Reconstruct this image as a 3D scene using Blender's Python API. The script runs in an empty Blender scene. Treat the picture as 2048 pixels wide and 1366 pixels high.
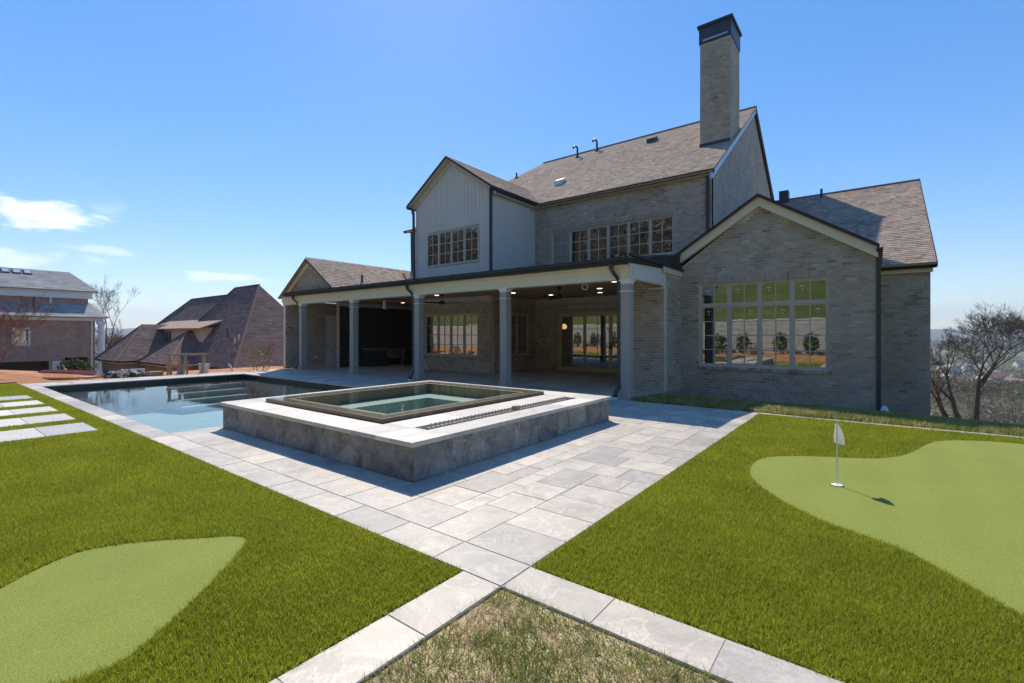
import bpy, math, random
import numpy as np
from mathutils import Vector, Matrix, Quaternion
random.seed(7); rng = np.random.default_rng(7)
S = bpy.context.scene
COL = S.collection
# ------------------------------------------------------------------ camera, sky, sun, exposure
YAW = math.atan2(731, 946); CAMH = 1.55; FPX = 946.0
cam = bpy.data.cameras.new('camera'); camo = bpy.data.objects.new('camera', cam); COL.objects.link(camo)
camo.location = (0, 0, CAMH); camo.rotation_euler = (math.pi / 2, 0, YAW)
cam.sensor_width = 36; cam.lens = 36 * FPX / 2048; cam.shift_y = -15 / 2048; cam.clip_end = 20000; cam.clip_start = 0.05
S.camera = camo
SUNV = Vector((0.70, -0.605, -1.0)).normalized()          # direction the light travels
sl = bpy.data.lights.new('sun', 'SUN'); sl.energy = 2.05; sl.angle = math.radians(0.5); sl.color = (1.0, 0.91, 0.77)
slo = bpy.data.objects.new('sun', sl); COL.objects.link(slo); slo.location = (-20, 20, 40)
slo.rotation_euler = SUNV.to_track_quat('-Z', 'Y').to_euler()
world = bpy.data.worlds.new('World'); S.world = world; world.use_nodes = True
S.view_settings.view_transform = 'Standard'; S.view_settings.look = 'None'
S.view_settings.gamma = 1; S.view_settings.use_curve_mapping = False; S.view_settings.exposure = 1.42
S.cycles.max_bounces = 10; S.cycles.transparent_max_bounces = 16
S.cycles.caustics_reflective = False; S.cycles.caustics_refractive = False

def build_world():
    nt = world.node_tree; N = nt.nodes; L = nt.links
    for n in list(N): N.remove(n)
    out = N.new('ShaderNodeOutputWorld'); bg = N.new('ShaderNodeBackground')
    sky = N.new('ShaderNodeTexSky'); sky.sky_type = 'NISHITA'; sky.sun_disc = False
    sky.sun_elevation = math.atan2(1, math.hypot(0.70, 0.605)); sky.sun_rotation = math.atan2(-0.70, 0.605)
    sky.altitude = 200; sky.air_density = 1.0; sky.dust_density = 0.1; sky.ozone_density = 3.0
    bg.inputs['Strength'].default_value = 0.15
    tc = N.new('ShaderNodeTexCoord')
    sep = N.new('ShaderNodeSeparateXYZ'); L.new(tc.outputs['Generated'], sep.inputs[0])
    def math_(op, a, b=None, c=None):
        n = N.new('ShaderNodeMath'); n.operation = op
        for i, v in enumerate((a, b, c)):
            if v is None: continue
            if isinstance(v, (int, float)): n.inputs[i].default_value = v
            else: L.new(v, n.inputs[i])
        return n.outputs[0]
    az = math_('ARCTAN2', sep.outputs['X'], sep.outputs['Y']); el = math_('ARCSINE', sep.outputs['Z'])
    mp = N.new('ShaderNodeMapping'); mp.inputs['Scale'].default_value = (1, 1, 3.2); L.new(tc.outputs['Generated'], mp.inputs[0])
    n1 = N.new('ShaderNodeTexNoise'); n1.inputs['Scale'].default_value = 13; n1.inputs['Detail'].default_value = 10; n1.inputs['Roughness'].default_value = 0.62; L.new(mp.outputs[0], n1.inputs['Vector'])
    cl = None
    for a_, e_, ra, re, st in CLOUDS:               # low fair-weather clouds, bearing and height in radians
        da = math_('DIVIDE', math_('SUBTRACT', az, a_), ra); de = math_('DIVIDE', math_('SUBTRACT', el, e_), re)
        d = math_('SQRT', math_('ADD', math_('MULTIPLY', da, da), math_('MULTIPLY', de, de)))
        d = math_('MULTIPLY_ADD', math_('SUBTRACT', n1.outputs[0], 0.5), 3.4, d)
        r = N.new('ShaderNodeMapRange'); r.interpolation_type = 'SMOOTHSTEP'; r.inputs[1].default_value = 1.0; r.inputs[2].default_value = 0.25; r.inputs[4].default_value = st; L.new(d, r.inputs[0])
        cl = r.outputs[0] if cl is None else math_('MAXIMUM', cl, r.outputs[0])
    gm = N.new('ShaderNodeGamma'); gm.inputs[1].default_value = 0.64; L.new(sky.outputs[0], gm.inputs[0])
    hs = N.new('ShaderNodeHueSaturation'); hs.inputs['Saturation'].default_value = SKYSAT; hs.inputs['Hue'].default_value = 0.509; hs.inputs['Value'].default_value = SKYVAL; L.new(gm.outputs[0], hs.inputs['Color'])
    mix = N.new('ShaderNodeMix'); mix.data_type = 'RGBA'
    L.new(cl, mix.inputs[0]); L.new(hs.outputs[0], mix.inputs[6]); mix.inputs[7].default_value = (CLOUDB * 0.99, CLOUDB, CLOUDB * 1.02, 1)
    L.new(mix.outputs[2], bg.inputs['Color']); L.new(bg.outputs[0], out.inputs['Surface'])
def _azel(px, py):
    r, d = (px - 1024) / FPX, (668 - py) / FPX; x = r * math.cos(YAW) - math.sin(YAW); y = r * math.sin(YAW) + math.cos(YAW)
    return math.atan2(x, y), math.atan2(d, math.hypot(x, y))
CLOUDS = [(*_azel(px, py), ra, re, st) for px, py, ra, re, st in ((50, 425, 0.075, 0.026, 0.85), (115, 437, 0.05, 0.014, 0.7), (40, 516, 0.08, 0.016, 0.6), (215, 497, 0.05, 0.010, 0.35), (450, 554, 0.065, 0.010, 0.55), (290, 612, 0.06, 0.011, 0.5), (225, 418, 0.03, 0.012, 0.15))]
_rc = random.Random(4)
CLOUDS += [(_rc.choice((-1, 1)) * _rc.uniform(1.7, 3.0), _rc.uniform(0.1, 0.24), _rc.uniform(0.05, 0.1), _rc.uniform(0.012, 0.026), 0.7) for _ in range(5)]
SKYSAT = 1.68; SKYVAL = 0.80; CLOUDB = 3.6
build_world()

# ------------------------------------------------------------------ pixel helpers (direction only; the depth comes from a surface)
RV = Vector((math.cos(YAW), math.sin(YAW), 0)); FV = Vector((-math.sin(YAW), math.cos(YAW), 0)); CV = Vector((0, 0, CAMH))
def ray(x, y): return RV * ((x - 1024) / FPX) + FV + Vector((0, 0, (668 - y) / FPX))
def on_ground(x, y, z=0.0):
    v = ray(x, y); return CV + v * ((z - CAMH) / v.z)
def on_Y(x, y, Y):
    v = ray(x, y); return CV + v * (Y / v.y)
def on_X(x, y, X):
    v = ray(x, y); return CV + v * (X / v.x)
def at(x, y, t): return CV + ray(x, y) * t

# ------------------------------------------------------------------ materials
def newmat(name):
    m = bpy.data.materials.new(name); m.use_nodes = True
    nt = m.node_tree; b = nt.nodes['Principled BSDF']
    return m, nt, b
def setspec(b, v):
    for k in ('Specular IOR Level', 'Specular'):
        if k in b.inputs: b.inputs[k].default_value = v; break
def noise(nt, scale, detail=4, rough=0.55, vec=None, dist=0.0):
    n = nt.nodes.new('ShaderNodeTexNoise'); n.inputs['Scale'].default_value = scale; n.inputs['Detail'].default_value = detail
    n.inputs['Roughness'].default_value = rough; n.inputs['Distortion'].default_value = dist
    if vec is None:
        g = nt.nodes.new('ShaderNodeNewGeometry'); vec = g.outputs['Position']
    nt.links.new(vec, n.inputs['Vector']); return n
def ramp(nt, fac, stops):
    r = nt.nodes.new('ShaderNodeValToRGB'); e = r.color_ramp.elements
    while len(e) < len(stops): e.new(0.5)
    for i, (p, c) in enumerate(stops):
        e[i].position = p; e[i].color = (*c, 1) if len(c) == 3 else c
    nt.links.new(fac, r.inputs[0]); return r
def mixc(nt, fac, a, b, mode='MIX'):
    m = nt.nodes.new('ShaderNodeMix'); m.data_type = 'RGBA'; m.blend_type = mode
    for s, v in ((0, fac), (6, a), (7, b)):
        if hasattr(v, 'links') or hasattr(v, 'is_linked'): nt.links.new(v, m.inputs[s])
        elif s == 0: m.inputs[0].default_value = v
        else: m.inputs[s].default_value = (*v, 1)
    return m.outputs[2]
def bump(nt, b, h, strength=0.3, dist=0.01):
    n = nt.nodes.new('ShaderNodeBump'); n.inputs['Strength'].default_value = strength; n.inputs['Distance'].default_value = dist
    nt.links.new(h, n.inputs['Height']); nt.links.new(n.outputs[0], b.inputs['Normal'])
def tone(nt):
    a = nt.nodes.new('ShaderNodeAttribute'); a.attribute_name = 'tone'; return a.outputs['Fac']
def offset_vec(nt, t, k=37.0):
    g = nt.nodes.new('ShaderNodeNewGeometry'); m = nt.nodes.new('ShaderNodeMath'); m.operation = 'MULTIPLY'; m.inputs[1].default_value = k
    nt.links.new(t, m.inputs[0]); a = nt.nodes.new('ShaderNodeVectorMath'); a.operation = 'ADD'
    nt.links.new(g.outputs['Position'], a.inputs[0]); nt.links.new(m.outputs[0], a.inputs[1]); return a.outputs[0]
def plain(name, col, rough=0.6, var=0.08, scale=6.0, metal=0.0, spec=0.4, bmp=0.0, bscale=60):
    m, nt, b = newmat(name); n = noise(nt, scale, 5)
    lo = tuple(max(0, c * (1 - var)) for c in col); hi = tuple(min(1, c * (1 + var)) for c in col)
    r = ramp(nt, n.outputs[0], [(0.3, lo), (0.7, hi)]); nt.links.new(r.outputs[0], b.inputs['Base Color'])
    b.inputs['Roughness'].default_value = rough; b.inputs['Metallic'].default_value = metal; setspec(b, spec)
    if bmp: bump(nt, b, noise(nt, bscale, 3).outputs[0], bmp, 0.004)
    return m
def brick_mat(name, stops, smear, smear_amt=0.55, rough=0.9):
    m, nt, b = newmat(name); t = tone(nt)
    r = ramp(nt, t, stops)
    n = noise(nt, 1.1, 6, 0.65); rr = ramp(nt, n.outputs[0], [(0.44, (0, 0, 0)), (0.66, (1, 1, 1))])
    n3 = noise(nt, 14, 4, 0.7); rr3 = ramp(nt, n3.outputs[0], [(0.35, (0, 0, 0)), (0.75, (1, 1, 1))])
    f = nt.nodes.new('ShaderNodeMath'); f.operation = 'MULTIPLY'; nt.links.new(rr.outputs[0], f.inputs[0]); nt.links.new(rr3.outputs[0], f.inputs[1])
    f2 = nt.nodes.new('ShaderNodeMath'); f2.operation = 'MULTIPLY'; f2.inputs[1].default_value = smear_amt; nt.links.new(f.outputs[0], f2.inputs[0])
    c = mixc(nt, f2.outputs[0], r.outputs[0], smear)
    n2 = noise(nt, 90, 3); rr2 = ramp(nt, n2.outputs[0], [(0.3, (0.82, 0.82, 0.82)), (0.7, (1.1, 1.1, 1.1))])
    c = mixc(nt, 1.0, c, rr2.outputs[0], 'MULTIPLY')
    nt.links.new(c, b.inputs['Base Color']); b.inputs['Roughness'].default_value = rough; setspec(b, 0.2)
    bump(nt, b, n2.outputs[0], 0.5, 0.004); return m
def brick_tex_mat(name, cols, mortar, vecrot, sx=0.2, sz=0.0785):
    m, nt, b = newmat(name); g = nt.nodes.new('ShaderNodeNewGeometry'); sep = nt.nodes.new('ShaderNodeSeparateXYZ')
    nt.links.new(g.outputs['Position'], sep.inputs[0]); c = nt.nodes.new('ShaderNodeCombineXYZ')
    nt.links.new(sep.outputs['Y' if vecrot else 'X'], c.inputs[0]); nt.links.new(sep.outputs['Z'], c.inputs[1])
    bt = nt.nodes.new('ShaderNodeTexBrick'); nt.links.new(c.outputs[0], bt.inputs['Vector'])
    bt.inputs['Color1'].default_value = (*cols[0], 1); bt.inputs['Color2'].default_value = (*cols[1], 1); bt.inputs['Mortar'].default_value = (*mortar, 1)
    bt.inputs['Scale'].default_value = 1; bt.inputs['Brick Width'].default_value = sx; bt.inputs['Row Height'].default_value = sz; bt.inputs['Mortar Size'].default_value = 0.006
    n = noise(nt, 1.3, 6, 0.65); r = ramp(nt, n.outputs[0], [(0.3, (0.82, 0.82, 0.82)), (0.7, (1.15, 1.14, 1.12))])
    nt.links.new(mixc(nt, 1.0, bt.outputs[0], r.outputs[0], 'MULTIPLY'), b.inputs['Base Color'])
    b.inputs['Roughness'].default_value = 0.92; setspec(b, 0.2); bump(nt, b, bt.outputs['Fac'], -0.4, 0.008); return m
def stone_mat(name, stops, vein, k=37.0, vscale=2.2, rough=0.55, veinw=0.035, spec=0.4):
    m, nt, b = newmat(name); t = tone(nt); v = offset_vec(nt, t, k)
    n = noise(nt, 2.6, 8, 0.62, v, 0.9); r = ramp(nt, n.outputs[0], stops)
    vn = noise(nt, vscale, 5, 0.6, v, 1.6); vr = ramp(nt, vn.outputs[0], [(0.5 - veinw, (0, 0, 0)), (0.5, (1, 1, 1)), (0.5 + veinw, (0, 0, 0))])
    vf = nt.nodes.new('ShaderNodeMath'); vf.operation = 'MULTIPLY'; vf.inputs[1].default_value = 0.4; nt.links.new(vr.outputs[0], vf.inputs[0])
    c = mixc(nt, vf.outputs[0], r.outputs[0], vein)
    tr = ramp(nt, t, [(0.0, (0.72, 0.73, 0.76)), (0.35, (0.93, 0.92, 0.92)), (0.6, (1.02, 0.99, 0.95)), (1.0, (1.28, 1.24, 1.17))])
    c = mixc(nt, 1.0, c, tr.outputs[0], 'MULTIPLY')
    n2 = noise(nt, 45, 4); r2 = ramp(nt, n2.outputs[0], [(0.3, (0.9, 0.9, 0.9)), (0.7, (1.06, 1.06, 1.06))])
    c = mixc(nt, 1.0, c, r2.outputs[0], 'MULTIPLY')
    nt.links.new(c, b.inputs['Base Color']); b.inputs['Roughness'].default_value = rough; setspec(b, spec)
    bump(nt, b, n2.outputs[0], 0.15, 0.003); return m
def shingle_mat(name, stops):
    m, nt, b = newmat(name); t = tone(nt); r = ramp(nt, t, stops)
    n = noise(nt, 130, 2); r2 = ramp(nt, n.outputs[0], [(0.3, (0.7, 0.7, 0.7)), (0.7, (1.2, 1.2, 1.2))])
    n3 = noise(nt, 0.8, 4); r3 = ramp(nt, n3.outputs[0], [(0.3, (0.88, 0.88, 0.88)), (0.7, (1.1, 1.1, 1.1))])
    c = mixc(nt, 1.0, r.outputs[0], r2.outputs[0], 'MULTIPLY'); c = mixc(nt, 1.0, c, r3.outputs[0], 'MULTIPLY')
    nt.links.new(c, b.inputs['Base Color']); b.inputs['Roughness'].default_value = 0.95; setspec(b, 0.15)
    bump(nt, b, n.outputs[0], 0.6, 0.004); return m
def blade_mat(name, stops, trans=0.45, patch=None):
    m, nt, b = newmat(name); t = tone(nt); r = ramp(nt, t, stops); c = r.outputs[0]
    if patch:
        n = noise(nt, patch[0], 4); rr = ramp(nt, n.outputs[0], [(0.50, (0, 0, 0)), (0.64, (1, 1, 1))]); r2 = ramp(nt, t, patch[1])
        c = mixc(nt, rr.outputs[0], c, r2.outputs[0])
    else:
        n = noise(nt, 1.4, 3); rr = ramp(nt, n.outputs[0], [(0.3, (0.84, 0.87, 0.84)), (0.7, (1.14, 1.1, 1.06))]); c = mixc(nt, 1.0, c, rr.outputs[0], 'MULTIPLY')
    nt.links.new(c, b.inputs['Base Color']); b.inputs['Roughness'].default_value = 0.55; setspec(b, 0.25)
    tr = nt.nodes.new('ShaderNodeBsdfTranslucent'); nt.links.new(c, tr.inputs[0])
    mx = nt.nodes.new('ShaderNodeMixShader'); mx.inputs[0].default_value = trans
    nt.links.new(b.outputs[0], mx.inputs[1]); nt.links.new(tr.outputs[0], mx.inputs[2])
    nt.links.new(mx.outputs[0], nt.nodes['Material Output'].inputs[0]); return m
def glass_mat(name, refl=0.34, tint=(0.55, 0.58, 0.56), wob=0.0015):
    m, nt, b = newmat(name); nt.nodes.remove(b)
    gl = nt.nodes.new('ShaderNodeBsdfGlossy'); gl.inputs['Roughness'].default_value = 0.0; gl.inputs['Color'].default_value = (0.97, 0.98, 0.96, 1)
    tp = nt.nodes.new('ShaderNodeBsdfTransparent'); tp.inputs['Color'].default_value = (*tint, 1)
    fr = nt.nodes.new('ShaderNodeFresnel'); fr.inputs['IOR'].default_value = 1.5
    ad = nt.nodes.new('ShaderNodeMath'); ad.operation = 'ADD'; ad.use_clamp = True; ad.inputs[1].default_value = refl; nt.links.new(fr.outputs[0], ad.inputs[0])
    n = noise(nt, 1.6, 2); bp = nt.nodes.new('ShaderNodeBump'); bp.inputs['Strength'].default_value = 1.0; bp.inputs['Distance'].default_value = wob
    nt.links.new(n.outputs[0], bp.inputs['Height']); nt.links.new(bp.outputs[0], gl.inputs['Normal'])
    mx = nt.nodes.new('ShaderNodeMixShader'); nt.links.new(ad.outputs[0], mx.inputs[0]); nt.links.new(tp.outputs[0], mx.inputs[1]); nt.links.new(gl.outputs[0], mx.inputs[2])
    nt.links.new(mx.outputs[0], nt.nodes['Material Output'].inputs[0]); return m
def water_mat(name, tint, wscale=3.0, wdist=0.02, wstr=0.25, ior=1.42):
    m, nt, b = newmat(name); nt.nodes.remove(b)
    gl = nt.nodes.new('ShaderNodeBsdfGlossy'); gl.inputs['Roughness'].default_value = 0.0
    tp = nt.nodes.new('ShaderNodeBsdfTransparent'); tp.inputs['Color'].default_value = (*tint, 1)
    fr = nt.nodes.new('ShaderNodeFresnel'); fr.inputs['IOR'].default_value = ior
    n = noise(nt, wscale, 4, 0.5); bp = nt.nodes.new('ShaderNodeBump'); bp.inputs['Strength'].default_value = wstr; bp.inputs['Distance'].default_value = wdist
    nt.links.new(n.outputs[0], bp.inputs['Height']); nt.links.new(bp.outputs[0], gl.inputs['Normal']); nt.links.new(bp.outputs[0], fr.inputs['Normal'])
    mx = nt.nodes.new('ShaderNodeMixShader'); nt.links.new(fr.outputs[0], mx.inputs[0]); nt.links.new(tp.outputs[0], mx.inputs[1]); nt.links.new(gl.outputs[0], mx.inputs[2])
    nt.links.new(mx.outputs[0], nt.nodes['Material Output'].inputs[0]); return m
def emit_mat(name, col, s):
    m, nt, b = newmat(name); b.inputs['Base Color'].default_value = (*col, 1)
    b.inputs['Emission Color'].default_value = (*col, 1); b.inputs['Emission Strength'].default_value = s; return m

M = {}
M['brick'] = brick_mat('grey_brick', [(0.0, (0.26, 0.205, 0.16)), (0.35, (0.41, 0.34, 0.275)), (0.7, (0.51, 0.435, 0.355)), (1.0, (0.63, 0.55, 0.46))], (0.68, 0.61, 0.53), 0.8)
M['mortar'] = plain('mortar', (0.66, 0.59, 0.50), 0.95, 0.12, 3.0, 0, 0.2, 0.3)
M['black_brick'] = brick_mat('black_brick', [(0.0, (0.012, 0.012, 0.013)), (1.0, (0.03, 0.03, 0.032))], (0.05, 0.05, 0.05), 0.2, 0.45)
M['black_mortar'] = plain('dark_mortar', (0.26, 0.25, 0.24), 0.9)
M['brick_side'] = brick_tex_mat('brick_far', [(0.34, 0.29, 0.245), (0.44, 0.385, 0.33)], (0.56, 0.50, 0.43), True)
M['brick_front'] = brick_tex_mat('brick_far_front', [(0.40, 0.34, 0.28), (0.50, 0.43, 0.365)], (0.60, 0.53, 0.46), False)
M['red_brick'] = brick_tex_mat('red_brick', [(0.34, 0.19, 0.145), (0.46, 0.28, 0.21)], (0.52, 0.45, 0.38), True)
M['tan_brick'] = brick_tex_mat('tan_brick', [(0.20, 0.14, 0.10), (0.30, 0.21, 0.15)], (0.36, 0.32, 0.27), False)
M['paint'] = plain('greige_paint', (0.58, 0.54, 0.465), 0.5, 0.04, 2.0)
M['column'] = plain('column_grey_paint', (0.37, 0.35, 0.31), 0.5, 0.04, 2.0)
M['cream'] = plain('cream_trim', (0.75, 0.66, 0.48), 0.5, 0.04, 2.0)
M['siding'] = plain('grey_siding_paint', (0.68, 0.635, 0.56), 0.55, 0.04, 1.5)
M['white'] = plain('white_paint', (0.78, 0.78, 0.76), 0.5, 0.03)
M['dark'] = plain('dark_bronze_metal', (0.045, 0.043, 0.042), 0.75, 0.1, 3, 0.3, 0.5)
M['charcoal'] = plain('charcoal_metal', (0.06, 0.065, 0.07), 0.4, 0.1, 3, 0.4, 0.5)
M['black'] = plain('black_metal', (0.012, 0.012, 0.013), 0.45, 0.1)
M['galv'] = plain('flashing_metal', (0.5, 0.53, 0.56), 0.35, 0.06, 3, 0.6, 0.5)
M['winframe'] = plain('window_frame_paint', (0.58, 0.515, 0.40), 0.45, 0.04)
M['glass'] = glass_mat('coated_glass')
M['glass_sky'] = glass_mat('upper_glass', 0.34)
M['wood_ceiling'] = plain('stained_wood', (0.50, 0.29, 0.15), 0.5, 0.25, 5.0)
M['interior'] = plain('interior_plaster', (0.55, 0.53, 0.5), 0.8)
M['floorwood'] = plain('interior_floor', (0.22, 0.15, 0.09), 0.5)
M['paver'] = stone_mat('limestone_paver', [(0.25, (0.34, 0.315, 0.28)), (0.45, (0.46, 0.42, 0.365)), (0.6, (0.53, 0.475, 0.405)), (0.75, (0.60, 0.545, 0.47))], (0.72, 0.66, 0.58))
M['slab_white'] = stone_mat('pale_slab', [(0.25, (0.54, 0.51, 0.46)), (0.75, (0.66, 0.62, 0.55))], (0.7, 0.68, 0.64))
M['joint'] = plain('joint_sand', (0.42, 0.385, 0.34), 0.95)
M['spa_stone'] = stone_mat('dark_veined_stone', [(0.28, (0.085, 0.078, 0.07)), (0.5, (0.22, 0.205, 0.185)), (0.72, (0.36, 0.335, 0.30))], (0.56, 0.53, 0.48), 53.0, 6.5, 0.6, 0.03)
M['coping'] = stone_mat('spa_coping_stone', [(0.25, (0.46, 0.43, 0.385)), (0.5, (0.57, 0.53, 0.475)), (0.75, (0.64, 0.595, 0.53))], (0.72, 0.67, 0.60), 37, 2.0)
M['rim'] = plain('brown_porcelain', (0.105, 0.07, 0.05), 0.3, 0.3, 7.0, 0, 0.5)
M['rim_in'] = plain('tan_tile', (0.42, 0.31, 0.22), 0.5, 0.15, 9.0)
M['pebble'] = plain('pebble_plaster', (0.42, 0.55, 0.49), 0.7, 0.4, 45.0)
M['poolshell'] = plain('pool_plaster', (0.44, 0.52, 0.52), 0.8, 0.08, 2.0)
M['tileband'] = plain('dark_waterline_tile', (0.02, 0.022, 0.028), 0.25, 0.2, 8.0)
M['water'] = water_mat('pool_water', (0.78, 0.91, 0.90), 2.2, 0.015, 0.14, 1.38)
M['spawater'] = water_mat('spa_water', (0.90, 0.97, 0.95), 9.0, 0.010, 0.12, 1.25)
M['shingle'] = shingle_mat('architectural_shingle', [(0.0, (0.23, 0.17, 0.13)), (0.4, (0.41, 0.31, 0.24)), (0.75, (0.54, 0.42, 0.33)), (1.0, (0.66, 0.53, 0.42))])
M['shingle_brown'] = shingle_mat('brown_shingle', [(0.0, (0.15, 0.10, 0.082)), (0.5, (0.25, 0.172, 0.142)), (1.0, (0.35, 0.255, 0.21))])
M['shingle_grey'] = shingle_mat('grey_shingle', [(0.0, (0.26, 0.255, 0.24)), (0.5, (0.38, 0.37, 0.345)), (1.0, (0.52, 0.505, 0.47))])
M['turf'] = blade_mat('synthetic_turf', [(0.0, (0.155, 0.185, 0.013)), (0.5, (0.345, 0.38, 0.028)), (0.85, (0.51, 0.50, 0.07)), (1.0, (0.64, 0.57, 0.22))], 0.5)
M['turf_base'] = plain('turf_backing', (0.17, 0.20, 0.02), 0.9, 0.3, 30.0)
M['wildgrass'] = blade_mat('dormant_grass', [(0.0, (0.14, 0.18, 0.03)), (0.5, (0.30, 0.32, 0.07)), (1.0, (0.50, 0.48, 0.18))], 0.35,
                           (3.2, [(0.0, (0.30, 0.21, 0.09)), (0.5, (0.60, 0.47, 0.25)), (1.0, (0.78, 0.67, 0.45))]))
M['soil'] = plain('thatch_soil', (0.48, 0.37, 0.21), 0.95, 0.4, 14.0, 0, 0.2, 0.6, 40)
M['red_dirt'] = plain('red_clay', (0.42, 0.20, 0.095), 0.95, 0.25, 1.2, 0, 0.2, 0.7, 8)
def green_mat():
    m, nt, b = newmat('putting_green'); n = noise(nt, 220, 2, 0.6); r = ramp(nt, n.outputs[0], [(0.3, (0.15, 0.185, 0.033)), (0.55, (0.275, 0.31, 0.062)), (0.8, (0.43, 0.44, 0.13))])
    n2 = noise(nt, 1.3, 4); r2 = ramp(nt, n2.outputs[0], [(0.3, (0.92, 0.95, 0.92)), (0.7, (1.06, 1.03, 1.0))])
    wv = nt.nodes.new('ShaderNodeTexWave'); wv.inputs['Scale'].default_value = 0.55; wv.inputs['Distortion'].default_value = 1.2; wv.inputs['Detail'].default_value = 2; gg = nt.nodes.new('ShaderNodeNewGeometry'); nt.links.new(gg.outputs['Position'], wv.inputs['Vector'])
    r4 = ramp(nt, wv.outputs['Fac'], [(0.3, (0.98, 0.985, 0.98)), (0.7, (1.015, 1.01, 1.01))]); cc = mixc(nt, 1.0, r.outputs[0], r4.outputs[0], 'MULTIPLY')
    nt.links.new(mixc(nt, 1.0, cc, r2.outputs[0], 'MULTIPLY'), b.inputs['Base Color']); b.inputs['Roughness'].default_value = 0.85; setspec(b, 0.15)
    bump(nt, b, n.outputs[0], 0.8, 0.006); return m
M['green'] = green_mat()
M['bark'] = plain('grey_bark', (0.11, 0.09, 0.072), 0.95, 0.3, 9.0, 0, 0.15)
M['bark_red'] = plain('russet_twigs', (0.24, 0.14, 0.095), 0.95, 0.3, 9.0, 0, 0.15)
M['leaf'] = blade_mat('shrub_leaf', [(0.0, (0.025, 0.05, 0.015)), (0.6, (0.06, 0.11, 0.03)), (1.0, (0.13, 0.19, 0.06))], 0.25)
M['leaf_brown'] = blade_mat('dry_leaf', [(0.0, (0.14, 0.08, 0.04)), (0.6, (0.24, 0.15, 0.08)), (1.0, (0.34, 0.26, 0.12))], 0.3)
M['lumber'] = plain('weathered_lumber', (0.46, 0.31, 0.18), 0.85, 0.2, 8.0)
M['concrete'] = plain('pale_block', (0.46, 0.445, 0.41), 0.9, 0.1, 2.0)
M['redpipe'] = plain('red_pipe', (0.35, 0.07, 0.07), 0.5, 0.15)
M['plastic'] = plain('white_plastic', (0.72, 0.70, 0.66), 0.45, 0.06)
M['yellow'] = plain('yellow_plastic', (0.65, 0.60, 0.05), 0.5, 0.1)
M['brass'] = plain('burner_metal', (0.58, 0.45, 0.30), 0.5, 0.2, 20, 0.2)
M['steel'] = plain('stainless_steel', (0.45, 0.45, 0.44), 0.3, 0.1, 4, 0.9)
M['lamp'] = emit_mat('warm_lamp', (1.0, 0.62, 0.25), 0.8)
M['downlight_fill'] = emit_mat('downlight_lens', (1.0, 0.84, 0.62), 1.4)  # lens glow added as fill light for the shaded porch
M['fabric'] = blade_mat('white_nylon', [(0.0, (0.8, 0.8, 0.8)), (1.0, (0.85, 0.85, 0.85))], 0.5)
M['mulch'] = plain('orange_mulch', (0.40, 0.20, 0.085), 0.95, 0.3, 6.0, 0, 0.15, 0.8, 20)
M['asphalt'] = plain('asphalt', (0.16, 0.155, 0.15), 0.9, 0.1)
M['bluegrey'] = plain('grey_blue_board', (0.30, 0.36, 0.42), 0.6, 0.1)

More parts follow.
